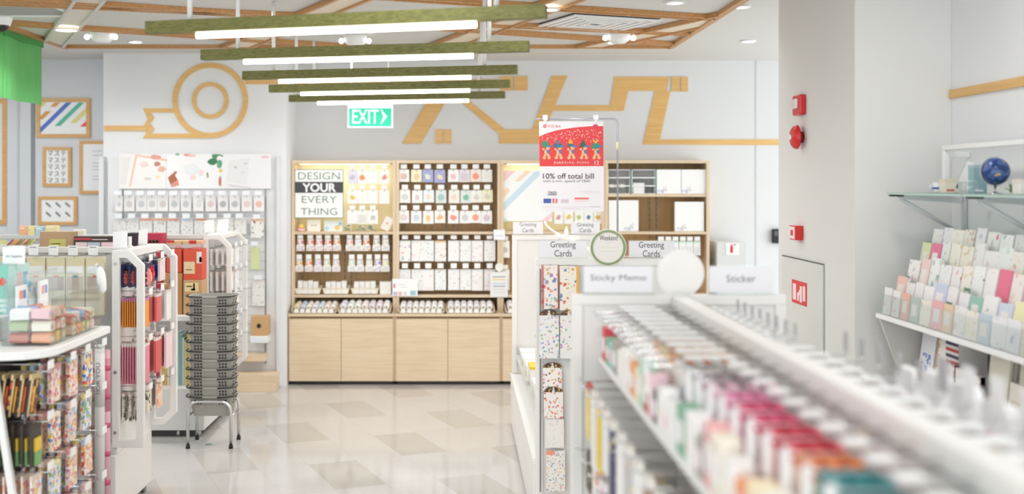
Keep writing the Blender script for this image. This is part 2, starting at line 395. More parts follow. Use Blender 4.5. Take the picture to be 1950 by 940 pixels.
downlight(1173, 79, 'bright downlight where two wooden ceiling strips cross beside the vent', TZ0 - .006, .06)
downlight(1046, 16, 'downlight on a wooden ceiling strip at the tip of the front beam lamp', TZ0 - .006, .05)
def twin(px, py, label):
    d = (CZ - H) * F / (CY - py) ; x = PX(px, d)
    t = thing('emergency_light', label, 'emergency light', (x, d, CZ - .09))
    MB().lathe([(.05, -.085), (.075, -.06), (.085, -.03), (.085, -.001)], (x, d, CZ), WHITE, 24).build('housing', t)
    for s_ in (-1, 1):
        MB().ball((x + s_ * .10, d - .03, CZ - .05), .02, M('ffffff', .3, 0, 2.5), (1, 1, 1), 8).build('lamp_head', t)
twin(195, 58, 'white twin-head emergency light on the ceiling left of the beam lamps')
twin(1178, 60, 'white twin-head emergency light below the square ceiling vent')
twin(677, 66, 'white round ceiling fixture above the exit sign rods')
# --- air vents
d = 7.62; x = PX(1132, d); T = Matrix.Translation((x, d, 0)) @ Matrix.Rotation(R(22), 4, 'Z')
t = thing('air_vent', 'square white ceiling air vent with concentric louvres', 'vent', (x, d, CZ - .02))
MB().bx(-.32, .32, -.32, .32, CZ - .006, CZ - .001, M('6d6d6d', .7), T).build('duct', t)
for s_ in (.32, .26, .2, .14, .08):
    mb = MB()
    for (x0, x1, y0, y1) in ((-s_, s_, -s_, -s_ + .035), (-s_, s_, s_ - .035, s_), (-s_, -s_ + .035, -s_ + .035, s_ - .035), (s_ - .035, s_, -s_ + .035, s_ - .035)):
        mb.bx(x0, x1, y0, y1, CZ - .022, CZ - .012, WHITE, T)
    mb.build('louvre', t)
d = 7.0; x = PX(45, d)
t = thing('ceiling_grille', 'grey perforated ceiling grille in a white frame above the green curtain', 'vent', (x, d, CZ - .02))
MB().bx(x - .3, x + .22, 6.75, 7.25, CZ - .012, CZ - .001, M('a9a9a6', .8)).build('grille', t)
mb = MB()
for (x0, x1, y0, y1) in ((x - .34, x + .26, 6.71, 6.75), (x - .34, x + .26, 7.25, 7.29), (x - .34, x - .3, 6.75, 7.25), (x + .22, x + .26, 6.75, 7.25)): mb.bx(x0, x1, y0, y1, CZ - .018, CZ - .001, WHITE)
mb.build('frame', t)
# --- dome camera
d = 7.3; x = PX(4, d); 
t = thing('dome_camera', 'white and black dome security camera on the ceiling at the curtain', 'security camera', (x, d, CZ - .11))
MB().lathe([(.05, -.07), (.065, -.03), (.065, -.001)], (x, d, CZ), WHITE).build('housing', t)
MB().ball((x, d, CZ - .07), .042, BLACK, (1, 1, 1), 10).build('dome', t)
# --- hanging green fabric
XN = -3.165
GRN = wood('green cloth', '5cab5e', '6bb96d', 'z', 9, .85)
for i, (y0, y1, lb) in enumerate(((8.52, 7.79, 'green hanging fabric panel beside the framed striped picture'), (7.77, 7.0, 'green hanging fabric panel cut by the photo edge beneath the dome camera'))):
    mb = MB(); n = 14; pr = []
    for j in range(n + 1):
        f_ = j / n; pr.append((XN + .012 * math.sin(f_ * 9 + i), y0 + (y1 - y0) * f_))
    pr2 = [(a + .004, b) for a, b in pr]
    mb.prism(pr + pr2[::-1], 2.29, 2.725, GRN, 'z')
    t = thing('hanging_curtain', lb, 'curtain', (XN, (y0 + y1) / 2, 2.29), 'green fabric panels'); mb.build('fabric', t)
    MB().bx(XN - .02, XN + .02, y1, y0, 2.722, CZ - .002, M('4a9a4f', .7)).build('header_rail', t)

# ================================================================ SIGNS ON THE BACK
d = 9.0
t = thing('exit_sign', 'green and white illuminated EXIT sign hanging on two rods', 'sign', (PX(705, d), d, PZ(242, d)))
GEX = M('18b08a', .5, 0, .75)
mb = MB(); mb.bx(PX(662, d), PX(748, d), d, d + .03, PZ(243, d), PZ(199, d), M('f4fffb', .4, 0, .6)); mb.build('light_box', t, .003)
MB().bx(PX(664.5, d), PX(745.5, d), d - .002, d + .001, PZ(240.5, d), PZ(206, d), GEX).build('green_face', t)
MB().bx(PX(662, d), PX(748, d), d - .003, d + .033, PZ(199, d), PZ(192, d), WHITE).build('top_housing', t)
text('EXIT', PX(696, d), d - .004, PZ(222, d), 50 * d / F, 26 * d / F, M('ffffff', .5, 0, .9), t)
MB().prism(pp([(725, 207), (737, 222), (725, 237), (730, 222)], d), d - .004, d - .002, M('ffffff', .5, 0, .9)).build('arrow', t)
for px in (669, 740): MB().tube([(PX(px, d), d + .015, PZ(194, d)), (PX(px, d), d + .015, CZ - .002)], .006, WHITE, 8).build('rod', t)

# --- picture frames on the far wall
FRW = wood('light frame wood', 'd3a05e', 'deb173', 'x', 5)
def frame(x0, y0, x1, y1, label, bw=7, name='picture_frame'):
    d = DF - .022; s_ = d / F
    t = thing(name, label, 'picture', (PX((x0 + x1) / 2, d), d, PZ(y1, d)), 'framed pictures on the far wall')
    X0, X1, Z0, Z1 = PX(x0, d), PX(x1, d), PZ(y1, d), PZ(y0, d); w = bw * s_
    mb = MB().bx(X0, X1, d, DF - .002, Z1 - w, Z1, FRW).bx(X0, X1, d, DF - .002, Z0, Z0 + w, FRW).bx(X0, X0 + w, d, DF - .002, Z0 + w, Z1 - w, FRW).bx(X1 - w, X1, d, DF - .002, Z0 + w, Z1 - w, FRW)
    mb.build('frame', t)
    MB().bx(X0 + w, X1 - w, d + .008, DF - .002, Z0 + w, Z1 - w, M('f3f4f4', .5)).build('paper', t)
    return t, d + .007
t, d = frame(69, 187, 171, 262, 'wood-framed picture of diagonal coloured tape stripes under the green curtain')
cols = [('e3dc7a', 0), ('e0a35c', 9), ('5a78c8', 22), ('63bd9d', 36), ('e6dc8e', 50), ('ee5a62', 64), ('a8d3ea', 77), ('f2d9e0', 91)]
mb = MB()
def cliprect(poly, x0, x1, y0, y1):
    for ax, v, sgn in ((0, x0, 1), (0, x1, -1), (1, y0, 1), (1, y1, -1)):
        out = []
        for i in range(len(poly)):
            a, b = poly[i], poly[(i + 1) % len(poly)]; ia, ib = (a[ax] - v) * sgn >= 0, (b[ax] - v) * sgn >= 0
            if ia: out.append(a)
            if ia != ib:
                f_ = (v - a[ax]) / (b[ax] - a[ax]); out.append((a[0] + (b[0] - a[0]) * f_, a[1] + (b[1] - a[1]) * f_))
        poly = out
        if not poly: return poly
    return poly
for (c, off, s0, s1) in (('e3dc7a', -60, 0, 300), ('e0a35c', -34, 40, 62), ('e0a35c', -34, 74, 200), ('5a78c8', -12, 0, 300), ('63bd9d', 12, 22, 300), ('e6dc8e', 36, 30, 112), ('ee5a62', 62, 20, 70), ('ee5a62', 62, 82, 300), ('a8d3ea', 86, 22, 300), ('f2c9d4', 108, 10, 300)):
    # stripe along direction (1,-1) in px; off = shift to the right along the bottom edge
    w = 11; bx_, by_ = 76 + off, 255
    q = [(bx_ + s0 * .72, by_ - s0 * .7), (bx_ + s1 * .72, by_ - s1 * .7), (bx_ + s1 * .72 + w, by_ - s1 * .7 + 0), (bx_ + s0 * .72 + w, by_ - s0 * .7)]
    q = cliprect(q, 77, 164, 195, 254.5)
    if len(q) > 2: mb.prism(pp(q, d), d - .0008, d, M(c, .6))
mb.build('tape_print', t)
t, d = frame(81, 280, 135, 355, 'narrow wood-framed print of three columns of repeated black katakana', 6)
for j in range(5):
    for i, ch in enumerate('マステ'):
        text(ch, PX(96 + i * 12.5, d), d - .0008, PZ(292 + j * 13, d), 9 * d / F, 9 * d / F, DARK, t)
t, d = frame(72, 374, 146, 428, 'wood-framed print of six small grey pencil drawings in two rows', 6)
for j in range(2):
    for i in range(3):
        cx, cy = 92 + i * 18.5, 390 + j * 18
        mb = MB().prism(pp([(cx - 5, cy - 5), (cx - 2, cy - 5), (cx + 5, cy + 2), (cx + 5, cy + 5), (cx + 2, cy + 4), (cx - 5, cy - 2)], d), d - .0008, d, M('8a8d90', .7))
        mb.build('pencil_drawing', t)
t, d = frame(151, 268, 205, 369, 'tall wood-framed print half hidden by the white mural wall', 6)
for y in (287, 295, 310, 316, 322, 335, 341): MB().bx(PX(176, d), PX(196, d), d - .0006, d, PZ(y + 1.2, d), PZ(y, d), M('b9bcc0', .7)).build('printed_line', t)
t, d = frame(-120, 188, 13, 427, 'large wooden framed panel cut by the photo edge below the curtain', 9)
MB().bx(PX(-111, d), PX(3.5, d), d - .001, d, PZ(418, d), PZ(197, d), M('dfe6ea', .25)).build('glazing', t)

# ================================================================ FIRE EQUIPMENT ON THE PILLAR (faces -x)
XP = 1.865
def pd(px): return XP * F / (px - CX)
def pz(py, d): return PZ(py, d)
d0, d1 = pd(1523), pd(1541); 
t = thing('alarm_strobe', 'red fire alarm strobe box with clear lens above the bell', 'fire alarm', (XP, d0, PZ(218, d0)))
zc = PZ(200, 6.15)
MB().prism([(6.09, zc - .055), (6.23, zc - .055), (6.23, zc + .055), (6.09, zc + .055)], XP - .035, XP - .001, RED, 'x').build('housing', t, .008)
MB().prism([(6.12, zc - .02), (6.20, zc - .02), (6.20, zc + .035), (6.12, zc + .035)], XP - .05, XP - .034, M('f0dede', .2), 'x').build('lens', t, .006)
zc = PZ(261, 6.15)
t = thing('fire_bell', 'round red fire alarm bell with white hub under the strobe', 'fire alarm', (XP, 6.15, zc - .07))
MB().lathe([(.03, -.001), (.035, -.03)], (XP, 6.15, zc), M('7c1d1f', .5), 24, 'x').build('mount', t)
MB().lathe([(.066, -.03), (.066, -.036), (.06, -.05), (.045, -.062), (.02, -.068), (.004, -.069)], (XP, 6.15, zc), RED, 36, 'x').build('gong', t)
MB().lathe([(.016, -.066), (.016, -.073), (.003, -.0745)], (XP, 6.15, zc), PAPER, 20, 'x').build('hub', t)
zc = PZ(443, 6.2)
t = thing('fire_call_point', 'small square red fire call point box with white side label on the pillar', 'fire alarm', (XP, 6.2, zc - .04))
MB().bx(XP - .045, XP - .001, 6.14, 6.25, zc - .038, zc + .04, RED).build('housing', t, .003)
MB().bx(XP - .047, XP - .0445, 6.15, 6.24, zc - .032, zc + .034, M('f6e6e4', .4)).build('break_glass', t)
MB().bx(XP - .049, XP - .0465, 6.175, 6.215, zc - .014, zc + .016, RED).build('press_mark', t)
ya, yb = pd(1493), pd(1570); zt = PZ(487, ya)
t = thing('hose_cabinet_door', 'flush grey hose reel cabinet door with red pictogram sign in the pillar', 'cabinet', (XP, (ya + yb) / 2, .1))
MB().bx(XP - .012, XP - .001, yb, ya, .1, zt, M('dddcd8', .6)).build('door', t, .002)
MB().bx(XP - .0125, XP - .001, yb - .004, ya + .004, zt + .001, zt + .005, M('6b6a68', .7)).build('top_gap', t)
MB().bx(XP - .006, XP - .001, yb - .006, yb - .001, .1, zt, M('b5b4b1', .7)).build('side_gap', t)
ys0, ys1 = pd(1541), pd(1513); zs1 = PZ(531, ys1); zs0 = PZ(574, ys1)
s_ = MB().bx(XP - .015, XP - .0125, ys0, ys1, zs0, zs1, M('e0383c', .4)).build('red_sign', t)
mb = MB()
for (a, b, c, e) in ((.08, .3, .14, .84), (.38, .5, .14, .5), (.56, .7, .1, .8), (.5, .56, .4, .62), (.76, .92, .2, .84)): mb.bx(XP - .016, XP - .0148, ys1 + (ys0 - ys1) * a, ys1 + (ys0 - ys1) * b, zs0 + (zs1 - zs0) * c, zs0 + (zs1 - zs0) * e, M('fbe3e6', .4))
mb.build('pictogram', s_)
# extinguisher box by the back wall, black reader on the wall
d = 9.7
t = thing('extinguisher_box', 'light grey box with fire extinguisher pictogram beside the shelving', 'fire equipment', (PX(1393, d), d + .14, 0))
MB().bx(PX(1365, d), PX(1422, d), d, d + .27, 0, PZ(461, d), M('dadbda', .55)).build('cabinet', t, .004)
s_ = MB().bx(PX(1382, d), PX(1407, d), d - .004, d, PZ(485, d), PZ(462.5, d), M('f6f3f2', .5)).build('sign_plate', t)
mb = MB().prism(pp([(1390.5, 481), (1395.5, 481), (1395.5, 469), (1394, 467), (1392, 467), (1390.5, 469)], d), d - .0055, d - .004, RED)
mb.prism(pp([(1391, 466.5), (1395, 466.5), (1395, 465), (1391, 465)], d), d - .0055, d - .004, RED).prism(pp([(1397, 466.5), (1401.5, 466.5), (1401.5, 464.5), (1397, 464.5)], d), d - .0055, d - .004, RED)
mb.build('pictogram', s_)
d = DW - .05
t = thing('wall_terminal', 'small black wall terminal on the back wall next to the pillar', 'device', (PX(1478, d), d, PZ(463, d)))
MB().bx(PX(1472, d), PX(1490, d), d, DW - .002, PZ(463, d), PZ(436, d), BLACK).build('housing', t, .006)
MB().bx(PX(1474.5, d), PX(1482, d), d - .004, d, PZ(449, d), PZ(440, d), M('5d6265', .2)).build('screen', t)
# ================================================================ OAK SHELVING ALONG THE BACK WALL
DU, DLW = 9.72, 9.52          # fronts of the upper shelving and of the lower cabinets
BACK = DW - .004
UX0, UW, TH = -1.456, .90, .025
ZTOP, ZC = 1.899, .60
ORDU = ['first', 'second', 'third', 'fourth']
UNIT_LBL = ['oak wall shelving unit with the DESIGN YOUR EVERYTHING sign', 'oak wall shelving unit full of small bags over sticker sheets', 'oak wall shelving unit with striped poster behind the hanging discount poster', 'oak wall shelving unit with white canvases and drawer boxes at the end']
def ux(i): return UX0 + UW * i
def unit(i, shelves):
    x0, x1 = ux(i) + .001, ux(i) + UW - .001
    t = thing('wall_shelving_unit', UNIT_LBL[i], 'shelving', ((x0 + x1) / 2, DU, 0), 'oak shelving units along the back wall')
    for a, b in ((x0, x0 + TH), (x1 - TH, x1)): MB().bx(a, b, DU, BACK, ZC, ZTOP - TH, OAKZ).build('side_panel', t)
    MB().bx(x0, x1, DU, BACK, ZTOP - TH, ZTOP, OAK).build('top_panel', t)
    MB().bx(x0 + TH, x1 - TH, BACK - .012, BACK, ZC, ZTOP - TH, BACKW_SHADED).build('back_panel', t)
    for z in shelves: MB().bx(x0 + TH, x1 - TH, DU + .006, BACK - .013, z - .022, z, OAK).build('shelf', t)
    for xs in ((x0 + .06, x1 - .06, x0 + .43, x0 + .49) if i != 2 else (x0 + .06, x1 - .06)):
        mb = MB().bx(xs - .005, xs + .005, BACK - .02, BACK - .012, ZC + .02, ZTOP - TH, M('a89f92', .5))
        for k_ in range(24): mb.bx(xs - .002, xs + .002, BACK - .0206, BACK - .0198, ZC + .06 + k_ * .05, ZC + .085 + k_ * .05, BLACK)
        mb.build('slotted_upright', t)
    # lower cabinet
    MB().bx(x0, x1, DLW + .02, BACK, .03, ZC - .002, OAKZ).build('cabinet_body', t)
    MB().bx(x0, x1, DLW, BACK, ZC - .022, ZC, OAK).build('counter', t, .002)
    MB().bx(x0 + .02, x1 - .02, DLW + .06, DLW + .3, 0, .032, BLACK).build('plinth', t)
    for k_ in range(2):
        a = x0 + .012 + (UW / 2 - .012) * k_; b = a + UW / 2 - .016
        MB().bx(a, b, DLW, DLW + .018, .033, ZC - .042, OAK).build('door', t, .0015)
        MB().bx(a, b, DLW + .012, DLW + .02, ZC - .04, ZC - .024, M('8d6f48', .7)).build('gap_shade', t)  # brown strip paints the shade in the gap below the counter
    return t
for i, sh in enumerate(([1.284, .741], [1.284, .741], [1.284, .741], [1.607, 1.284, .741])): unit(i, sh)
# pale yellow lit panel boards inside the first and third units
YEL = M('f3ecc6', .6)
for i, lb in ((0, 'pale yellow backing board behind the DESIGN sign'), (2, 'pale yellow backing board behind the striped poster')):
    x0 = ux(i) + TH + .002; x1 = ux(i) + UW - TH - .002
    solo(MB().bx(x0, x1, BACK - .03, BACK - .022, 1.286, ZTOP - TH - .003, YEL), 'backing_board', lb, 'board')

for i, lb in ((0, 'slim warm light strip under the top of the DESIGN sign unit'), (2, 'slim warm light strip under the top of the striped poster unit')):
    x0 = ux(i) + .06; x1 = ux(i) + UW - .06; zt = ZTOP - TH - .001
    t = thing('shelf_lamp', lb, 'lamp', ((x0 + x1) / 2, DU + .08, zt - .012), 'light strips in the shelving')
    MB().bx(x0, x1, DU + .07, DU + .09, zt - .006, zt, WHITE).build('channel', t); MB().bx(x0, x1, DU + .072, DU + .088, zt - .010, zt - .0062, M('fff3cf', .5, 0, 3)).build('diffuser', t)
    area('shelf_lamp_beam', ((x0 + x1) / 2, DU + .08, zt - .0125), x1 - x0, 1.4, (1, .96, .85), (R(25), 0, 0), .02)
TAGM = M('f4f4f2', .45)
def hook_tag(px, y0, y1, d, lbl, w=11, yb=None, group='hooks with white price tags on the back shelving'):
    """peg hook from the back panel out to d with a white price tag at its tip"""
    x = PX(px, d); zb, zt = PZ(y1, d), PZ(y0, d)
    t = thing('display_hook', lbl, 'hook', (x, d, zb), group)
    MB().tube([(x, BACK - .022, zb - .004), (x, d + .004, zb - .004), (x, d - .003, zb + .004)], .0022, STEEL, 6).build('wire', t)
    MB().bx(x - w / 2 * d / F, x + w / 2 * d / F, d - .008, d - .005, zb, zt, TAGM).build('price_tag', t, .002)
    return t
def bag(px, y0, y1, w, d, base, label, accent=None, shape='disc', acol=None, group=None, name='hanging_bag', cat='bag', header=None, thick=.012, tilt=0):
    x = PX(px, d); z0, z1 = PZ(y1, d), PZ(y0, d); hw = w / 2 * d / F
    t = thing(name, label, cat, (x, d, z0), group)
    MB().prism([(x - hw, z0), (x + hw, z0), (x + hw * .98, z1 - .006), (x + hw * .9, z1), (x - hw * .9, z1), (x - hw * .98, z1 - .006)], d, d + thick, base).build('body', t)
    MB().disc(x, z1 - .010, .004, d - .0012, d, DARK, 10).build('hang_hole', t)
    if header: MB().bx(x - hw, x + hw, d - .0015, d, z1 - .016, z1 - .001, header).build('header', t)
    if acol:
        zc = (z0 + z1) / 2 - .006
        mb = MB()
        if shape == 'disc': mb.disc(x, zc, hw * .62, d - .0015, d, acol, 20)
        elif shape == 'rect': mb.bx(x - hw * .7, x + hw * .7, d - .0015, d, z0 + .012, zc + hw * .6, acol)
        else:
            rr = random.Random(int(px * 10 + y0)); mb.prism([(x + math.cos(6.283 * i / 14) * hw * rr.uniform(.3, .68), zc + math.sin(6.283 * i / 14) * hw * rr.uniform(.35, .75)) for i in range(14)], d - .0015, d, acol)
        mb.build('printed_motif', t)
    return t
D1 = DU + .035
WHB = M('f6f5f2', .4)
# ---- unit 1, upper: sign and hanging cards
dS = DU + .005
t = thing('wall_sign', 'white square DESIGN YOUR EVERYTHING sign with a dark band, on the shelving', 'sign', (PX(607, dS), dS, PZ(415, dS)))
MB().bx(PX(561, dS), PX(654, dS), dS, dS + .02, PZ(415, dS), PZ(322, dS), M('fbfbf9', .4)).build('board', t, .002)
GE = M('3c6f57', .5)
mb = MB()
for (x0, x1, y0, y1) in ((561, 654, 322, 323), (561, 654, 414, 415), (561, 562, 322, 415), (653, 654, 322, 415)): mb.bx(PX(x0, dS), PX(x1, dS), dS - .001, dS, PZ(y1, dS), PZ(y0, dS), GE)
mb.build('edge_line', t)
MB().bx(PX(562, dS), PX(653, dS), dS - .001, dS, PZ(367, dS), PZ(346, dS), M('474b4c', .6)).build('dark_band', t)
for (s_, x0, x1, y0, y1, m_, bo) in (('DESIGN', 568, 647, 328, 341.5, GE, -.012), ('YOUR', 575.5, 640, 348.5, 365.5, M('ffffff', .5), .03), ('EVERY', 575, 641, 373, 386, GE, -.012), ('THING', 573, 642, 396, 409, GE, -.012)):
    text(s_, PX((x0 + x1) / 2, dS), dS - .0015, PZ((y0 + y1) / 2, dS), (x1 - x0) * dS / F, (y1 - y0) * dS / F, m_, t, bold=bo)
for px in (573, 649): MB().tube([(PX(px, dS), dS + .012, PZ(322, dS)), (PX(px, dS), dS + .012, ZTOP - TH - .001)], .002, STEEL).build('hanger_wire', t)
C0 = [[('lilac', 'cfc4dd', 'blob', 'lavender motif'), ('white', 'ef9c62', 'blob', 'orange fox motif'), ('plain white', None, '', ''), ('white', 'e88f8b', 'blob', 'pink flower motif')],
      [('white', 'efc667', 'blob', 'yellow motif'), ('white', None, '', ''), ('ivory', None, '', ''), ('white', None, '', '')],
      [('white', None, '', ''), ('white', 'e4e2dc', 'rect', ''), ('white', 'c8cdc0', 'blob', 'sage green motif'), None]]
for r, (ty, by, t0, t1) in enumerate(((323, 350, 314, 321.5), (361.5, 387.5, 352, 360), (400, 426, 390.5, 399))):
    for c, px in enumerate((671, 690, 710, 732)):
        if C0[r][c] is None: continue
        nm, ac, shp, ds = C0[r][c]
        where = '%s row, %s from the DESIGN sign' % (['top', 'middle', 'bottom'][r], ORD[c])
        bag(px, ty, by, 19.5, D1, WHB if nm != 'lilac' else M('e9e4ee', .5), '%s card bag%s, %s' % (nm, ' with ' + ds if ds else '', where), acol=M(ac, .5) if ac else None, shape=shp, group='card bags beside the DESIGN sign')
        hook_tag(px, t0, t1, D1, 'white-tagged hook above a card bag, ' + where)
# things standing on the shelf under the sign
dq = DU + .06; ZS = 1.284
def card_stand(x0, x1, y0, base, label, cat='card', name='standing_card', d=dq, zb=ZS, cols=(), tilt=10, thick=.004, mat=None):
    X0, X1 = PX(x0, d), PX(x1, d); h = PZ(y0, d) - zb; c = Vector(((X0 + X1) / 2, d, zb + .001))
    T = Matrix.Translation(c) @ Matrix.Rotation(R(-tilt), 4, 'X'); w = (X1 - X0) / 2
    t = thing(name, label, cat, c)
    MB().bx(-w, w, 0, thick, 0, h, mat or M(base, .5), T).build('card', t)
    if cols:
        for (cx_, cz_, r_, cc) in cols: MB().prism([tuple((cx_ * w + math.cos(a * .5236) * r_ * w, cz_ * h + math.sin(a * .5236) * r_ * w)) for a in range(12)], -.001, 0, M(cc, .5), 'y', T).build('printed_motif', t)
    return t
x = PX(573, dq)
t = thing('figurine', 'small yellow and pink round figurine under the DESIGN sign', 'figurine', (x, dq, ZS))
MB().lathe([(.028, 0), (.034, .01), (.034, .022), (.03, .026)], (x, dq, ZS), M('f0c6d0', .5), 18).build('base', t)
MB().ball((x, dq, ZS + .044), .026, M('f2cf74', .5), (1, 1, .85), 8).build('top', t)
card_stand(585, 610, 418, 'fbf8f2', 'white card with a small handwritten word under the DESIGN sign', cols=((-.3, .5, .12, 'b9a27c'), (0, .52, .1, 'b9a27c'), (.3, .5, .12, 'b9a27c')))
card_stand(617, 652, 420, 'eaf4f8', 'pale blue and white wave card leaning under the DESIGN sign', cols=((.45, .35, .3, 'f2d18a'), (-.7, .25, .25, 'bfe0ea'), (.75, .7, .2, 'a9c9ea')))
LEAF = M('8ea577', .6)
for q, (px, lb) in enumerate(((663, 'small clear bag of green leaves standing nearest the DESIGN sign'), (688, 'small clear bag of green leaves in the middle of the first unit shelf'), (704, 'small clear bag of dark green leaves beside the tilted white card'))):
    x = PX(px, dq); t = thing('leaf_bag', lb, 'bag', (x, dq, ZS), 'bags of leaves on the first shelf')
    MB().prism([(x - .035, ZS), (x + .035, ZS), (x + .03, ZS + .07), (x - .03, ZS + .07)], dq, dq + .02, CLEAR).build('pouch', t)
    mb = MB()
    for k_ in range(9):
        a = rnd.uniform(-.026, .026); b_ = rnd.uniform(.008, .055); mb.ball((x + a, dq + .01, ZS + b_), .009, LEAF if k_ % 3 else M('5c7a55', .6), (1.3, .4, .7), 5)
    mb.build('leaves', t)['kind'] = 'stuff'
x = PX(731, dq); T = Matrix.Translation((x, dq, ZS + .017)) @ Matrix.Rotation(R(28), 4, 'Y')
t = thing('standing_card', 'white card tilted on one corner with a pink flower beside the unit wall', 'card', (x, dq, ZS))
MB().bx(-.035, .04, 0, .004, 0, .115, WHB, T).build('card', t); MB().prism([(.012 * math.cos(a), .06 + .012 * math.sin(a)) for a in [i * .5236 for i in range(12)]], -.001, 0, M('f0c0b8', .5), 'y', T).build('printed_motif', t)
# ---- unit 1, middle: little header bags in two rows
BC = [[('d98a9a', 'pink'), ('ee8f7c', 'coral'), ('ef9aa6', 'rose'), ('ef7d5c', 'orange-red'), ('eba27a', 'peach'), ('f0b7b7', 'blush'), ('e3e0dd', 'white'), ('ee7a4e', 'bright orange'), ('b9c2ae', 'sage'), ('d8ddc9', 'pale green')],
      [('e8b84c', 'mustard'), ('f0924a', 'orange'), ('c9bfe0', 'lilac'), ('cdd9b8', 'light green'), ('e4d6df', 'pale pink'), ('cfe0d4', 'mint'), ('d4dedb', 'silver'), ('dde8cc', 'pale lime'), ('a593d4', 'violet'), ('dbe59a', 'lime')]]
for r, (t0, t1, y0, y1) in enumerate(((446.8, 454, 455, 477.5), (484, 493.5, 494.5, 517))):
    for c, px in enumerate(((572, 591, 607.5, 624.5, 641.5, 666, 682, 697.5, 717, 734), (570, 588, 605.5, 622.5, 640, 670, 685.5, 703, 719, 734))[r]):
        hexc, nm = BC[r][c]; x = PX(px, D1); z0, z1 = PZ(y1, D1), PZ(y0, D1); k_ = D1 / F
        wh = 'first unit %s bag row, %s along' % (['upper', 'lower'][r], ORD[c])
        t = thing('hanging_bag', '%s little header bag, %s' % (nm, wh), 'bag', (x, D1, z0), 'little header bags in the first shelving unit')
        MB().prism([(x - 7.6 * k_, z0), (x + 7.6 * k_, z0), (x + 7.8 * k_, z0 + .045), (x + 5.8 * k_, z0 + .055), (x + 5.6 * k_, z1), (x - 5.6 * k_, z1), (x - 5.8 * k_, z0 + .055), (x - 7.8 * k_, z0 + .045)], D1, D1 + .014, M('f4efec', .4)).build('pouch', t)
        mb = MB()
        for (ax, az, aw, ah) in ((-.9, .76, .5, .12), (.2, .62, .75, .26), (-.75, .55, .5, .14), (.45, .3, .4, .12), (-.95, .08, .4, .1), (.5, .04, .45, .1)): mb.bx(x + ax * 6.6 * k_, x + (ax + aw) * 6.6 * k_, D1 - .0012, D1, z0 + (z1 - z0) * az, z0 + (z1 - z0) * (az + ah), M(hexc, .5))
        mb.build('printed_motif', t)
        MB().bx(x - 4 * k_, x + 4 * k_, D1 - .0022, D1 - .0005, z0 + .012, z0 + .042, M('dcdcdc', .4)).build('label', t)
        hook_tag(px, t0, t1, D1, 'white-tagged hook above the %s header bag, %s' % (nm, wh), 10.5)
# trays with folded packets
ZS2 = .741
def tray(x0, x1, y0, y1, d0, label, m_, nlab, lblm, group, name='display_tray', depth=.16):
    X0, X1 = PX(x0, d0), PX(x1, d0); z0, z1 = PZ(y1, d0) , PZ(y0, d0); sl = .012
    t = thing(name, label, 'tray', ((X0 + X1) / 2, d0, z0), group)
    mb = MB()
    mb.bx(X0 + sl, X1 - sl, d0 + .01, d0 + depth, z0, z0 + .004, m_)
    mb.prism([(X0 + sl, z0 + .004), (X1 - sl, z0 + .004), (X1, z1), (X0, z1)], d0 + .008, d0 + .012, m_)
    mb.prism([(X0 + sl, z0 + .004), (X1 - sl, z0 + .004), (X1, z1 + .015), (X0, z1 + .015)], d0 + depth - .004, d0 + depth, m_)
    for a, b_ in ((X0, X0 + sl), (X1, X1 - sl)): mb.prism([(b_, z0 + .004), (a, z1), (a + (.004 if a < b_ else -.004), z1), (b_ + (.004 if a < b_ else -.004), z0 + .004)], d0 + .012, d0 + depth - .004, m_)
    mb.build('tray_body', t)
    MB().bx(X0 - .002, X1 + .002, d0 + .002, d0 + .0135, z1 - .006, z1 + .001, m_).build('rim', t)
    for k_ in range(nlab):
        a = X0 + sl + .008 + (X1 - X0 - 2 * sl - .016) * (k_ + .12) / nlab; b_ = a + (X1 - X0 - 2 * sl) / nlab * .74
        MB().bx(a, b_, d0 + .004, d0 + .0075, z0 + .002, z1 - .008, lblm).build('label_card', t)
    return t, X0, X1, z0
PAPR = doodle('small printed packets', 'f6f4f0', ['eab8b0', 'c9d8e8', 'efd7a5', 'd2cfcf'], 45, .25)
dt = DU + .02
for q, (x0, x1) in enumerate(((560.5, 611), (614, 665), (668, 721))):
    wh = ['beside the block wall', 'in the middle', 'next to the white box'][q]
    t, X0, X1, z0 = tray(x0, x1, 549, 559.5, dt, 'cream tray of folded packets on the lower shelf, %s' % wh, M('f5ecd2', .5), 4, TAGM, 'cream trays on the first unit')
    for k_ in range(4):
        a = X0 + .025 + (X1 - X0 - .05) * k_ / 4; b_ = a + (X1 - X0 - .05) / 4 - .003; zt = PZ(rnd.uniform(534.5, 538), dt)
        p_ = thing('paper_packet', '%s of four white printed packets in the cream tray %s' % (ORD[k_], wh), 'packet', ((a + b_) / 2, dt + .05, z0 + .005), 'printed packets in the cream trays')
        MB().bx(a, b_, dt + .03, dt + .11, z0 + .005, zt, PAPR).build('body', p_, .002); MB().bx(a, b_, dt + .028, dt + .1105, zt - .004, zt + .001, WHB).build('top_band', p_)
t = thing('white_box', 'plain white upright box at the end of the first unit lower shelf', 'box', (PX(734, dt), dt, ZS2))
MB().bx(PX(723, dt), PX(744.5, dt), dt + .01, dt + .1, ZS2 + .001, PZ(538, dt), WHB).build('body', t, .002); MB().bx(PX(722.6, dt), PX(744.9, dt), dt + .009, dt + .101, PZ(538.5, dt), PZ(536.5, dt), WHB).build('lid', t)
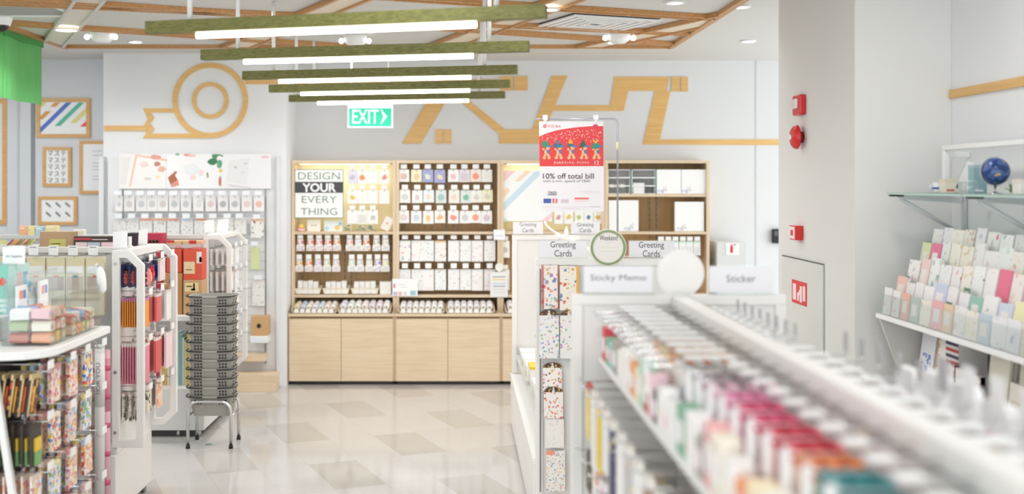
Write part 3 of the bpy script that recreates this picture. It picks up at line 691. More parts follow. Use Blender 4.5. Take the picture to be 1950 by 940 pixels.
# ---- low oak trays with rolls of tape
def roll_tray(i, k_, x0, x1, rolls, labels, lb):
    y0 = DLW + .015; X0, X1 = PX(x0, y0), PX(x1, y0)
    t = thing('slanted_tray', lb, 'tray', ((X0 + X1) / 2, y0, ZC + .001), 'oak trays of tape rolls')
    zf, zb = ZC + .002, ZC + .055; ye = BACK - .05
    MB().prism([(y0, zf), (ye, zf), (ye, zb), (ye - .01, zb), (y0 + .012, zf + .012), (y0, zf + .012)], X0, X1, OAK, 'x').build('bed', t)
    for a in (X0, X1 - .008): MB().prism([(y0, zf), (ye, zf), (ye, zb + .03), (y0, zf + .04)], a, a + .008, OAKZ, 'x').build('side', t)
    MB().bx(X0 + .009, X1 - .009, y0 - .001, y0 + .003, zf, zf + .04, CLEAR).build('front_guard', t)
    for j in range(labels):
        a = X0 + .02 + (X1 - X0 - .04) * (j + .1) / labels; MB().bx(a, a + (X1 - X0 - .04) / labels * .72, y0 - .0045, y0 - .0015, zf + .006, zf + .038, TAGM).build('label_card', t)
    n = len(rolls)
    for j, c in enumerate(rolls):
        r_ = min(.0285, (X1 - X0 - .024) / n / 2 - .0015); cx = X0 + .012 + (X1 - X0 - .024) * (j + .5) / n; sl = math.atan2(zb - zf - .012, ye - y0 - .02)
        yy = y0 + .10; lift = zf + .012 + math.tan(sl) * (yy - y0 - .012)
        col, nm = c
        for q in range(2):
            yq = yy + q * .115; zq = zf + .014 + math.tan(sl) * (yq - y0 - .012) + r_ / math.cos(sl) + .001
            T = Matrix.Translation((cx + 0, yq, zq)) @ Matrix.Rotation(R(90) + sl, 4, 'X') @ Matrix.Rotation(rnd.uniform(-.02, .02), 4, 'Y')
            p_ = thing('tape_roll', '%s tape roll, %s in tray %s%s' % (nm, ORD[j], 'under' + lb.split(' under')[1], ', back' if q else ''), 'tape roll', (cx, yq, zq - r_), 'wrapped tape rolls in the oak trays')
            MB().lathe([(r_ * .5, -.045), (r_ * .92, -.045), (r_, -.038), (r_, .038), (r_ * .92, .045), (r_ * .5, .045)], (0, 0, 0), col, 16, 'z', T).build('roll', p_)
            MB().lathe([(r_ * .48, -.0455), (r_ * .3, -.0465), (r_ * .3, .0465), (r_ * .48, .0455)], (0, 0, 0), M('e7ddc9', .6), 12, 'z', T).build('core', p_)
rc = lambda h, n: (M(paler(h, .3), .35), n)
roll_tray(0, 0, 555, 641, [rc('f2d9a8', 'apricot'), rc('b9c8ea', 'blue'), rc('f0ead0', 'cream'), rc('e4e4ea', 'grey-white'), rc('cddcf0', 'pale blue'), rc('f3e2cc', 'peach'), rc('f1ece4', 'ivory')], 7, 'slanted oak tray under the cream trays nearest the block wall')
roll_tray(0, 1, 643, 744, [rc('e3dff0', 'lavender'), rc('eef4f0', 'white'), rc('eff5ee', 'mint-white'), rc('f3ece6', 'ivory'), rc('e6dce4', 'mauve'), rc('f1dde0', 'pink'), rc('f0f0ec', 'pearl')], 8, 'slanted oak tray under the plain white upright box')
roll_tray(1, 0, 758, 847, [rc('f3f2f0', 'white'), rc('ece8ee', 'pearl'), rc('f6f4f0', 'ivory'), rc('efeae6', 'cream'), rc('f3f4f3', 'snow'), rc('eeeeea', 'bone'), rc('f6f6f4', 'milk white')], 7, 'slanted oak tray under the doodled sticker sheets')
roll_tray(1, 1, 849, 942, [rc('e8e6ea', 'grey'), rc('f3f4f3', 'white'), rc('ecebe8', 'bone'), rc('f1f1f1', 'snow'), rc('e4dfe4', 'mauve-grey'), rc('eee8ec', 'pearl'), rc('f4f3f2', 'ivory')], 7, 'slanted oak tray under the line-drawn sticker sheets')
roll_tray(2, 0, 962, 1046, [rc('e4dee4', 'mauve'), rc('f2f0ee', 'white'), rc('eeeae4', 'cream'), rc('efeeee', 'pearl'), rc('ecebe8', 'bone')], 5, 'slanted oak tray under the striped poster')
# ---- unit 2, upper: 3 rows of 8
C2 = [[('white', 'e0c2b8', 'disc', 'faded rose'), ('pale yellow', 'e6d2b0', 'blob', 'cream'), ('periwinkle blue', 'e6e6da', 'blob', 'white cat'), ('periwinkle blue', 'f1dfb4', 'blob', 'cream swan'), ('white', 'eac4cc', 'blob', 'pink'), ('pale lilac', 'd8ccd6', 'rect', 'lilac'), ('peach', 'f29c86', 'disc', 'coral'), ('grey-white', 'e9e6d6', 'blob', 'ivory')],
      [('white', 'd8dbd8', 'disc', 'grey'), ('white', 'dccfcb', 'blob', 'dusty'), ('ice blue', 'f3dcc6', 'blob', 'peach'), ('grey-green', 'aecbc4', 'disc', 'teal'), ('ivory', 'f0d8cc', 'blob', 'blush'), ('grey-green', '7fbfa4', 'blob', 'green'), ('ivory', 'd8d4cc', 'blob', 'grey'), ('pale yellow', 'd6cfc4', 'blob', 'grey cat')],
      [('white', 'e6d6d8', 'disc', 'pale pink'), ('white', 'd0dce2', 'disc', 'pale blue'), ('white', 'f3c98e', 'blob', 'amber'), ('white', 'f3bd84', 'blob', 'orange'), ('white', 'f29a90', 'blob', 'red'), ('white', 'd2d6da', 'disc', 'grey'), ('white', 'f3a690', 'disc', 'salmon'), ('white', 'd9c7d2', 'disc', 'mauve')]]
BASES = {'white': 'f4f3f1', 'pale yellow': 'efeccb', 'periwinkle blue': 'a6abd6', 'pale lilac': 'e4dfe4', 'peach': 'f3e5da', 'grey-white': 'e9e9e8', 'ice blue': 'e9f1f3', 'grey-green': 'dde5e2', 'ivory': 'f0eee6'}
for r, (t0, t1, y0, y1) in enumerate(((312.5, 321, 322.5, 347), (351.5, 360.5, 361.5, 386), (390.5, 399.5, 400.5, 425))):
    for c, px in enumerate((769.5, 792.5, 815, 838, 863.5, 885, 905.5, 926.5)):
        nm, ac, shp, an = C2[r][c]; px += [0, 1.5, 0][r] + rnd.uniform(-.6, .6)
        wh = 'second unit %s row, %s along' % (['top', 'middle', 'bottom'][r], ORD[c])
        bag(px, y0 + rnd.uniform(-.5, .8), y1 + rnd.uniform(-1, 1), 20.6, D1 + (.003 if c % 2 else 0), M(BASES[nm], .4), '%s square bag with %s motif, %s' % (nm, an, wh), acol=M(ac, .5), shape=shp, group='square bags in the second shelving unit', thick=.008)
        hook_tag(px, t0, t1, D1, 'white-tagged hook above the %s-motif bag, %s' % (an, wh), 12)
# ---- unit 2, middle: sticker sheets 2 x 8
SHT = [doodle('bubbles sheet', 'f7f5f3', ['e8a7b4', '8fc3c9', '9db1e0', 'd7b0d8'], 26, .27), doodle('rows sheet', 'f8f5f3', ['ecbac0', 'f0c9c9', 'b9b9b9', 'eed5d5'], 42, .24), doodle('grey sheet', 'f2f3f4', ['c9ced3', 'd5d9dc', 'bcc8d0', 'e3c6c6'], 40, .26),
       doodle('pink sheet', 'f7f2ef', ['ea9fae', 'e6b3bb', 'a9a3a5', 'ecc6c6'], 42, .25), doodle('blush sheet', 'f5f4f2', ['eec5bd', 'e3d7d2', 'd9d9d9', 'f0d3cb'], 38, .24), doodle('leaf sheet', 'f3f4f1', ['b4bab7', 'c8cdc8', '9fa5a2', 'e4c4c4'], 42, .25),
       doodle('flower sheet', 'f5f2f1', ['f2c8c0', 'dcd6d7', 'dfd3d5', 'f3d8ce'], 36, .3), doodle('ink sheet', 'f3f2f1', ['b6b2b5', 'cfcbcc', 'a5a2a4', 'd8d4d5'], 44, .24)]
SNM = ['bubble', 'tiny row', 'pale grey', 'pink', 'blush', 'leafy', 'flower', 'ink dot']
for r, (t0, t1, y0, y1) in enumerate(((447.5, 455, 458, 497.3), (500.8, 510.5, 513, 552.5))):
    for c, px in enumerate((771.2, 794.2, 815.5, 838.8, 864, 886.6, 909, 932.5)):
        x = PX(px, D1); hw = 10.7 * D1 / F; z0, z1 = PZ(y1 + rnd.uniform(-.6, .6), D1), PZ(y0, D1)
        wh = 'second unit %s sheet row, %s along' % (['upper', 'lower'][r], ORD[c])
        sn = SNM[c] if r == 0 else ['faint pink', 'twig', 'faint bead', 'blue-edged grid', 'boxed line', 'dotted', 'faint squiggle', 'rosy'][c]
        t = thing('sticker_sheet', 'white sticker sheet with %s drawings, %s' % (sn, wh), 'sticker sheet', (x, D1, z0), 'sticker sheets in the second shelving unit')
        MB().bx(x - hw, x + hw, D1 + (.004 if c % 2 else 0), D1 + .012, z0, z1, SHT[c] if r == 0 else SHT[(2, 5, 4, 2, 7, 5, 4, 4)[c]]).build('sheet', t)
        MB().bx(x - hw, x + hw, D1 - .001, D1 + .0104, z1 - .012, z1 + .001, M('e9c38f' if (r == 0 and c == 3) else 'e8ebea', .5)).build('header', t)
        hook_tag(px, t0, t1, D1, 'white-tagged hook above the %s sheet, %s' % (sn, wh), 11.5)
# ---- tickets clipped to the uprights between the units
d = DU - .012
def ticket(x0, y0, x1, y1, label, rows, base='f4f3f2'):
    t = thing('shelf_card', label, 'sign', (PX((x0 + x1) / 2, d), d, PZ(y1, d)), 'cards clipped to the shelving front')
    MB().bx(PX(x0, d), PX(x1, d), d, d + .003, PZ(y1, d), PZ(y0, d), M(base, .45)).build('card', t)
    MB().bx(PX((x0 + x1) / 2 - 2, d), PX((x0 + x1) / 2 + 2, d), d + .003, DU + .002, PZ(y0 + 6, d), PZ(y0 + 2, d), STEEL).build('clip', t)
    mb = MB()
    for (a, b, e, g, c) in rows: mb.bx(PX(a, d), PX(b, d), d - .0008, d, PZ(g, d), PZ(e, d), M(c, .6))
    if rows: mb.build('print', t)
    return t
ticket(747, 530.5, 795, 563.5, 'white shelf card with pink flower and small pictures between first two units', [(749, 753, 540, 548, 'e2839c'), (757, 772, 541, 542, 'd4cfd2'), (764, 775, 546, 547, 'd4cfd2'), (749, 757, 555, 562, 'c8c2d4'), (759, 765, 555, 562, 'e8b8a8'), (768, 775, 555, 562, 'd8dcec'), (781, 792, 553, 562, '9fc8d0')], 'f9f8f8')
ticket(933.5, 517.5, 967, 565.5, 'white shelf card with yellow and blue text lines between second and third units', [(938, 962, 526, 527.5, '7d8074'), (938, 962, 531, 533, 'ecc878'), (938, 962, 538, 541, 'ccd6e2'), (939, 962, 544, 545.5, '7f8aa4'), (939, 962, 550, 551, 'c2c4c8'), (939, 962, 556, 557, 'd0d2d4')], 'edecea')
ticket(940, 437, 962, 456.5, 'small white folded price holder on the upright between second and third units', [(943, 960, 448, 449, 'c4c7ca')], 'f5f6f7')
t = thing('round_tag', 'small round white tag on the upright between second and third units', 'tag', (PX(951, d), d, PZ(517, d)))
MB().disc(PX(951, d), PZ(508.5, d), 8.3 * d / F, d, DU - .001, M('f0f0e6', .5), 28).build('disc', t); MB().ring(PX(951, d), PZ(508.5, d), 7.3 * d / F, 8.3 * d / F, d - .002, d, M('e2e6dc', .5), 28).build('rim', t)
# ---- unit 3, upper: striped poster and small cards
t = thing('striped_poster', 'white poster of pastel diagonal stripes in the third shelving unit', 'poster', (PX(1003, D1), D1, PZ(421, D1)))
MB().bx(PX(957.5, D1), PX(1051, D1), D1, D1 + .006, PZ(421, D1), PZ(325, D1), M('f8f9f9', .5)).build('sheet', t)
mb = MB(); dp = D1
for (c, q) in (('f6d3d6', [(957.5, 330), (957.5, 348), (982, 325), (962, 325)]), ('f9dcc3', [(980, 345), (990, 345), (1012, 325), (1001, 325)]), ('f9dcc3', [(957.5, 366), (957.5, 378), (972, 362), (964, 356)]), ('cfe4f2', [(957.5, 388), (957.5, 403), (1036, 325), (1020, 325)]), ('d6ece4', [(957.5, 412), (957.5, 421), (970, 421)]), ('f7d4de', [(1030, 421), (1044, 421), (1051, 413), (1051, 404)])):
    mb.prism(pp(q, dp), dp - .0008, dp, M(c, .6))
o_ = mb.build('tape_print', t)
for c, (px, col, nm) in enumerate(((1064, 'd8a0a0', 'red'), (1083, 'e8c66a', 'yellow'), (1103, 'b9cc7a', 'green'), (1121, '4e86a8', 'blue tree'), (1139, 'e0b85e', 'gold'))):
    bag(px, 398, 426, 17, D1, WHB, 'small white card bag with %s motif hung below the discount poster' % nm, acol=M(col, .5), shape='blob', group='card bags below the discount poster')
    hook_tag(px, 388, 397, D1, 'hook with white tag above the %s motif bag under the discount poster' % nm)
for r, (y0, y1) in enumerate(((458, 490), (513, 552))):
    bag(962, y0, y1, 17, D1, WHB, 'white line-drawn sheet beside the greeting card panel, %s of two' % ['upper', 'lower'][r], acol=M('c9c6c6', .5), shape='disc', group='sheets beside the greeting card panel')
    hook_tag(962, y0 - 9, y0 - 1, D1, 'hook with tag above the %s line-drawn sheet beside the panel' % ['upper', 'lower'][r])
# ---- unit 4
dq = DU + .02; SKT = [(-.55, .2, .22, 'cfd2e0'), (-.3, .12, .18, 'c2c8d8'), (-.25, .42, .1, 'dfc9b5'), (-.42, .32, .12, 'd8d4de')]
def canvas(x0, x1, y0, zb, lb, k_=.5, dd_=.0):
    d = dq + dd_; X0, X1, Z1 = PX(x0, d), PX(x1, d), PZ(y0, d); w, h = X1 - X0, Z1 - zb
    t = thing('blank_canvas', lb, 'canvas', ((X0 + X1) / 2, d, zb), 'white canvases on the end unit')
    MB().bx(X0, X1, d, d + .03, zb + .001, Z1, M('f6f6f5', .6)).build('canvas', t, .003)
    cx = X0 + w * k_; mb = MB(); s_ = .045
    for (a, b, r_, c) in ((-.9, .35, .5, 'd6d8e2'), (-.2, .3, .6, 'c9cbd8'), (.45, .5, .45, 'dcd6d6'), (.5, 1.1, .3, 'e6d6c6'), (.1, .85, .35, 'd9d4da')): mb.disc(cx + a * s_, zb + .012 + b * s_, r_ * s_ * .6, d - .0008, d, M(c, .6), 12)
    mb.build('printed_sketch', t)
    return t
ZA, ZB = 1.607, 1.284
canvas(1250.5, 1297, 322.5, ZA, 'white canvas with small sketch on the top shelf, beside the drawer boxes', .28); canvas(1297.8, 1344.5, 322.5, ZA, 'white canvas with small sketch on the top shelf, at the shelving end', .25)
canvas(1159, 1216, 381, ZB, 'white canvas on the middle shelf near the metal poster pole', .72); canvas(1285, 1341, 384, ZB, 'white canvas on the middle shelf at the shelving end', .27)
def drawer_box(x0, x1, y0, lb, content):
    d = dq; X0, X1, Z1 = PX(x0, d), PX(x1, d), PZ(y0, d); t = thing('drawer_box', lb, 'storage box', ((X0 + X1) / 2, d, ZA), 'white slotted storage boxes'); zb = ZA + .001
    mb = MB().bx(X0, X0 + .006, d, d + .2, zb, Z1, WHITE).bx(X1 - .006, X1, d, d + .2, zb, Z1, WHITE).bx(X0, X1, d + .2, d + .206, zb, Z1, WHITE).bx(X0, X1, d, d + .2, Z1 - .006, Z1, WHITE).bx(X0 + .006, X1 - .006, d, d + .2, zb, zb + .006, WHITE)
    mb.build('shell', t)
    n = 3
    for k_ in range(1, n): z = zb + (Z1 - zb) * k_ / n; MB().bx(X0 + .006, X1 - .006, d, d + .2, z - .005, z + .005, WHITE).build('divider', t)
    MB().bx(X1 - .004, X1 + .0006, d - .001, d + .004, zb, Z1, M('3f9c78', .4)).build('green_edge', t)
    mb = MB()
    for (a, w_, h_, c) in content: mb.bx(X0 + (X1 - X0) * a, X0 + (X1 - X0) * (a + w_), d + .02, d + .1, zb + (.055 if h_ < .05 else .0065), zb + (.055 if h_ < .05 else .0065) + h_, M(c, .5))
    mb.build('contents', t)
drawer_box(1157.5, 1201, 322.5, 'white slotted storage box with two shelves nearest the poster pole', [(.1, .2, .03, 'e8e0c8'), (.35, .15, .028, 'dcd8d0'), (.55, .2, .032, 'efe8da')])
drawer_box(1203, 1249, 322.5, 'white slotted storage box with two shelves next to the canvases', [(.08, .46, .09, 'efeeee')])
for c, px in enumerate((1258.5, 1272.5, 1286, 1300, 1313.5, 1327.5)):
    bag(px, 459, 486, 13, D1, M('f2f2f0', .4), 'plain white pack hung under the canvases, %s along' % ORD[c], acol=M('e2e3e2', .5), shape='rect', group='white packs in the end unit', header=M('d5ebe0', .4))
    hook_tag(px, 450, 458, D1, 'white tag on a hook above a white pack under the canvases, %s along' % ORD[c], 11)

# ================================================================ SLAT WALL DISPLAY ON THE WHITE BLOCK
d = DL - .03
t = thing('slat_wall_display', 'white slat wall rack with picture header, on the block under the tape roll mural', 'display rack', (PX(365, d), d, 0))
MB().bx(PX(205, d), PX(527, d), d, DL - .002, .02, PZ(300, d), M('e4e5e6', .55)).build('panel', t)
for z in [0.3 + .075 * j for j in range(17)]: MB().bx(PX(233, d), PX(505, d), d - .002, d, z, z + .006, M('c8cacb', .6)).build('slat_groove', t)
for x0, x1 in ((190, 199), (527, 533)): MB().bx(PX(x0, d), PX(x1, d), d - .03, DL - .002, .01, PZ(298, d), M('dddfe0', .5)).build('side_post', t, .003)
for px in (234, 506): MB().bx(PX(px - 1, d), PX(px + 1, d), d - .006, d - .001, .2, PZ(360, d), M('8f9294', .4, .6)).build('slotted_upright', t)
def header(x0, x1, lb, cols, base):
    s_ = MB().bx(PX(x0, d), PX(x1, d), d - .02, d - .004, PZ(359, d), PZ(293, d), M(base, .45)).build('header_panel', t); s_['label'] = lb
    mb = MB()
    for n_, (c, q) in enumerate(cols): mb.prism(pp(q, d - .02), d - .0205 - .0003 * n_, d - .0201, M(c, .6))
    mb.build('photo_print', s_)
def blob(cx, cy, r, ry=None, n=10, seed=0):
    rr = random.Random(cx * 7 + cy); ry = ry or r
    return [(cx + math.cos(6.283 * i / n) * r * rr.uniform(.75, 1.1), cy - math.sin(6.283 * i / n) * ry * rr.uniform(.75, 1.1)) for i in range(n)]
header(228, 318, 'header photo with orange frame line and flowers', [('f3c3a4', [(258, 294), (262, 294), (249, 355), (246, 355)]), ('f3c3a4', [(260, 294), (318, 303), (318, 307), (260, 297)]), ('f0d8d2', blob(275, 313, 9, 6)), ('e2a59b', blob(296, 299, 11, 5)), ('c78d7c', blob(300, 312, 7, 5)), ('e8b8aa', blob(308, 322, 8, 6)), ('f4e3bd', blob(300, 337, 5, 4)), ('ddd5ce', blob(281, 340, 8, 3)), ('e0b07c', blob(310, 322, 2, 2)), ('e9e6e2', [(230, 298), (250, 298), (238, 350), (230, 350)])], 'f1efec')
header(318.3, 422, 'header photo with dark green leaves and a stamp', [('4f8d63', blob(413, 297, 12, 5)), ('3d7d55', blob(405, 308, 11, 7)), ('6ba67e', blob(418, 312, 6, 8)), ('f4f4f4', blob(418, 300, 5, 4)), ('e6d46a', blob(420, 325, 4, 4)), ('c77f6a', blob(419, 345, 3, 10)), ('e69a9a', blob(357, 295, 8, 3)), ('7fb58a', blob(338, 294, 5, 2)), ('f1c8c8', blob(365, 296, 9, 3)), ('b06a4c', [(320, 338), (335, 325), (337, 328), (333, 333), (338, 342), (341, 352), (327, 356), (322, 344)]), ('df9586', [(325, 350), (339, 342), (341, 352), (327, 356)]), ('f3dcd6', blob(383, 328, 5, 5)), ('e9ecee', blob(363, 322, 16, 12)), ('f4d9d0', blob(368, 337, 6, 5)), ('7d8a48', [(394, 328), (396, 328), (397, 338), (395, 338)])], 'f3f2f2')
header(422.3, 517, 'pale grey header photo of a note sheet', [('e9e8ea', [(436, 306), (476, 300), (470, 352), (430, 345)]), ('cfcfd2', blob(448, 318, 4, 2)), ('9ea0a4', blob(449, 319, 1.6, 1.2)), ('c9c9cd', blob(468, 311, 4, 2)), ('dadade', blob(462, 328, 5, 2)), ('efeef0', [(478, 304), (512, 300), (508, 350), (474, 345)]), ('eccdd0', blob(505, 299, 9, 3)), ('ded5dc', [(430, 350), (478, 356), (478, 358), (440, 355)])], 'f0eff0')
dh = d - .05
BAGW = doodle('stamp pack', 'e9e7e5', ['cfcbc9', 'd9d0ce', 'c4c4c6', 'e2d5d3'], 36, .3)
RING = ['cfcaca', 'cdc8c6', 'c9c9d0', 'cccbca', 'd0c6c2', 'c2c2c4', 'c8c8cc', 'dedfdf', 'dfc9c3', 'b4b4b4', 'b9bdc0', 'e2cac6', 'ecbab0']
for c, px in enumerate((226.5, 246, 269, 289.5, 310, 332, 354, 377.5, 401, 424.5, 447, 470, 493)):
    bag(px, 372, 402, 20 if c else 14, dh, M('ecebe9', .35), 'pale pack with round print, top slat wall row, %s along' % ORD[c], acol=M(RING[c], .5), shape='disc', group='round print packs on the slat wall')
    x = PX(px, dh); h_ = thing('display_hook', 'clear-tagged hook above a round-print pack, slat wall, %s' % ORD[c], 'hook', (x, dh, PZ(369, dh)), 'slat wall hooks')
    MB().tube([(x, d - .001, PZ(371, dh)), (x, dh - .03, PZ(371, dh))], .002, STEEL).build('wire', h_); MB().bx(x - .03, x + .03, dh - .033, dh - .03, PZ(371, dh), PZ(363, dh), M('f0f2f3', .3)).build('price_tag', h_)
HC = ['d9d9d6', 'dfe3e6', 'f0a587', 'f0b58a', 'eca58c', 'bcd0e2', 'd69a80', 'd5d3ce', 'e8e8e6', 'e2e2e0', 'd9d9d8']; HN = ['grey', 'pale blue', 'orange', 'apricot', 'salmon', 'light blue', 'rust', 'stone', 'white', 'pearl', 'ash']
STP = doodle('stamp sheet', 'e6e5e1', ['a9a7a4', '8c8a88', 'c7c3bf', 'b9a9a4'], 48, .24)
for c, px in enumerate((228, 252.5, 278, 304, 330, 356, 382, 407, 434, 457)):
    bag(px, 416, 446, 24, dh, STP, '%s-topped stamp sheet in the second slat wall row, %s along' % (HN[c], ORD[c]), header=M(HC[c], .5), group='stamp sheets on the slat wall')
    x = PX(px, dh); h_ = thing('display_hook', 'hook with clear tag above the %s-topped stamp sheet' % HN[c], 'hook', (x, dh, PZ(413, dh)), 'slat wall hooks')
    MB().tube([(x, d - .001, PZ(415, dh)), (x, dh - .03, PZ(415, dh))], .002, STEEL).build('wire', h_); MB().bx(x - .03, x + .03, dh - .033, dh - .03, PZ(415, dh), PZ(406, dh), M('eceff0', .3)).build('price_tag', h_)
SPEC = [(490, 417, 453, 25, doodle('black heart stamps', 'e9e8e4', ['4b4a4a', '6a6868', '3c3b3b', '8d8a88'], 40, .32), 'f0b78c', 'orange-topped sheet of bold black stamps at the end of the slat wall'),
        (486, 468, 513, 17, M('d3d9a6', .5), 'e4e6dc', 'pale green tall sheet on the slat wall beside the white rack'),
        (492, 532, 582, 24, STP, 'e3d6d6', 'grey stamp sheet low on the slat wall above the kraft box')]
for (px, y0, y1, w_, m_, hc, lb) in SPEC:
    bag(px, y0, y1, w_, dh, m_, lb, header=M(hc, .5), name='stamp_sheet', cat='stamp sheet')
    x = PX(px, dh); h_ = thing('display_hook', 'hook holding the ' + lb.split(' on the')[0].split(' at the')[0].split(' low')[0], 'hook', (x, dh, PZ(y0 - 2, dh)), 'slat wall hooks')
    MB().tube([(x, d - .001, PZ(y0, dh) + .002), (x, dh - .03, PZ(y0, dh) + .002)], .002, STEEL).build('wire', h_); MB().bx(x - .03, x + .03, dh - .033, dh - .03, PZ(y0 - 1, dh), PZ(y0 - 9, dh), M('eceff0', .3)).build('price_tag', h_)
# small ledges at the foot of the slat wall
KR = M('c9a173', .65); KRD = M('b58c5d', .7)
def ledge(x0, x1, y0, y1, m_, lb, dep, cat='shelf', name='wall_shelf', front=None):
    t = thing(name, lb, cat, (PX((x0 + x1) / 2, d - dep), d - dep, PZ(y1, d - dep)))
    MB().bx(PX(x0, d - dep), PX(x1, d - dep), d - dep, d - .003, PZ(y1, d - dep), PZ(y0, d - dep), m_).build('board', t, .002)
    return t
t = ledge(476, 509, 640, 653, WHITE, 'small white shelf with price strip under the kraft box', .16)
MB().bx(PX(478, d - .16), PX(508, d - .16), d - .163, d - .16, PZ(651, d - .16), PZ(643, d - .16), M('e9edf2', .4)).build('price_strip', t)
ledge(440, 505, 675, 688, OAK, 'short oak shelf below the small white shelf', .14)
k0 = d - .13; t = thing('kraft_box', 'tall kraft paper box with a black round seal on the small white shelf', 'box', (PX(495, k0), k0, PZ(640, d - .16)))
z0 = PZ(640, d - .16) + .001
MB().bx(PX(478, k0), PX(510, k0), k0, d - .01, z0, PZ(602, k0), KR).build('body', t, .002); MB().disc(PX(493, k0), PZ(620, k0), 4.3 * k0 / F, k0 - .002, k0, DARK, 20).build('seal', t)
t = thing('oak_plinth', 'low oak plinth board at the foot of the white block wall', 'plinth', (PX(480, 9.2), 9.2, 0))
MB().bx(-2.2, PX(525, 9.2), 9.2, d - .036, 0, PZ(713, 9.2), OAK).build('front', t, .002)
# ================================================================ WALL SHELF OF CARDS ON THE RIGHT (faces -x)
XRW = 2.32
SY0, SY1 = 5.20, 3.1
XF = 1.915                      # front edge of the card shelf
t = thing('card_shelf', 'white wall shelf unit with stepped rows of greeting cards by the pillar', 'shelving', (2.1, 4.2, .6))
MB().bx(XF, XRW - .003, SY1, SY0, 1.082, 1.105, WHITE).build('shelf_board', t, .003)
MB().bx(XF - .003, XF, SY1, SY0, 1.084, 1.103, M('fafafa', .3)).build('front_edge', t)
MB().prism([(XF + .01, 1.08), (XRW - .003, 1.08), (XRW - .003, .55), (2.12, .55)], SY0 - .02, SY0, M('d6d3cd', .6), 'y').build('end_panel', t)
MB().bx(XRW - .02, XRW - .003, SY1, SY0, .55, 1.44, M('e2e1de', .6)).build('back_board', t)
MB().bx(2.02, XRW - .021, SY1, SY0 - .021, .775, .79, WHITE).build('lower_shelf', t)
TIER = [(1.925, 1.106, 1.215), (1.975, 1.155, 1.275), (2.03, 1.215, 1.365), (2.085, 1.295, 1.445), (2.14, 1.37, 1.505)]
for i, (x, z0, z1) in enumerate(TIER):
    if i: MB().bx(x - .012, x + .045, SY1, SY0 - .03, z0 - .006, z0 - .002, CLEAR).build('acrylic_step', t)
    if i: MB().bx(x - .014, x - .011, SY1, SY0 - .03, z0 - .03, z0 + .03, CLEAR).build('acrylic_lip', t)
MB().bx(XF + .001, XF + .004, SY1, SY0 - .005, 1.106, 1.20, CLEAR).build('acrylic_guard', t)
MB().bx(XF + .004, 2.2, SY0 - .008, SY0 - .005, 1.106, 1.20, CLEAR).build('acrylic_end', t)
for xx in (SY0 - .45, SY0 - .9, SY0 - 1.35): MB().bx(2.294, 2.3, xx - .01, xx + .01, .8, 1.43, STEEL).build('slotted_upright', t)
GC = [doodle('card print %d' % i, b, cs, sc, sz) for i, (b, cs, sc, sz) in enumerate([
    ('f6f3f2', ['e9c7cc', 'd8d4dc', 'efdcd0', 'cfd8e0'], 26, .28), ('f4f3f6', ['b9b7e4', 'dcd9ee', 'e8e4ea', 'c9cfe6'], 24, .28), ('f7f4f3', ['e05a7c', 'efb7c2', 'ead3d3', 'd9d9d9'], 18, .24),
    ('f6f1e6', ['e3cf9c', 'efe2c4', 'd8c9a4', 'e9d9c9'], 30, .3), ('f3f4f3', ['a9c9bf', 'd5e2dd', 'c4cfd0', 'e6e6e0'], 22, .3), ('f5eee9', ['eab39f', 'e9cdbf', 'efd9c9', 'd9b9a9'], 26, .28), ('f2f2f2', ['6d6d72', 'c4c4c8', 'e2e2e2', 'd4d0d0'], 34, .18)])]
SPECIAL = {(3, 0): ('d9e0a0', 'lime green'), (3, 1): ('ea4f86', 'hot pink'), (1, 7): ('7ab7a4', 'teal green'), (2, 8): ('e2426c', 'red-pink framed'), (3, 9): ('ecd84e', 'bright yellow'), (3, 10): ('8f93cc', 'periwinkle'), (3, 11): ('c9a58f', 'tan'), (0, 2): ('f0a58e', 'salmon'), (0, 3): ('9fb9ac', 'sage green'), (0, 5): ('ee9ca2', 'coral pink'), (0, 6): ('e6bf94', 'kraft orange'),
           (1, 0): ('f2b7a3', 'peach'), (1, 4): ('b9c3e6', 'pale blue'), (1, 9): ('c4d3e6', 'sky blue'), (1, 10): ('ece6a8', 'soft yellow'), (0, 9): ('b4c4da', 'grey-blue'), (1, 12): ('f0c2a8', 'apricot'), (2, 10): ('ef8fae', 'pink'), (2, 12): ('d9b49a', 'kraft'), (2, 1): ('f0cbc4', 'blush')}
ROWN = ['front', 'second', 'third', 'fourth', 'back']
GPOOL = ['white', 'lilac-printed', 'pink-printed', 'cream', 'mint-printed', 'peach-printed', 'grey-lettered']
for r, (x, z0, z1) in enumerate(TIER):
    y = SY0 - .045 - .012 * (4 - r) * 0 - (0 if r else .0) ; c = 0
    while y > 3.62:
        w = rnd.uniform(.088, .112); g = r * 3 + c * 2 + rnd.randint(0, 2)
        sp = SPECIAL.get((r, c)); m_ = M(paler(sp[0], .28), .5) if sp else GC[g % 7]; nm = sp[1] if sp else GPOOL[g % 7]
        zt = z1 + rnd.uniform(-.016, .012); yc = y - w / 2; th = rnd.uniform(.010, .017)
        T = Matrix.Translation((x, yc, z0 + .001 + th * math.sin(R(11 if r else 6)))) @ Matrix.Rotation(R(11 if r else 6), 4, 'Y') @ Matrix.Rotation(R(rnd.uniform(-4, 4)), 4, 'Z')
        o = thing('greeting_card', '%s greeting card in the %s row of the wall shelf, %s from the pillar' % (nm, ROWN[r], ORD[c]), 'card', (x, yc, z0), 'greeting cards on the stepped wall shelf')
        h = zt - z0
        MB().bx(0, .004, -w / 2, w / 2, 0, h, m_, T).build('card_face', o)
        MB().bx(.005, th, -w / 2 + .002, w / 2 - .002, 0, h - .004, M('eeeae4', .6), T).build('envelope', o)
        if sp and rnd.random() < .8: MB().bx(-.0008, 0, -w * .25, w * .3, h * .25, h * .7, M('f4efec', .5), T).build('printed_panel', o)
        y -= w + rnd.uniform(.004, .012); c += 1
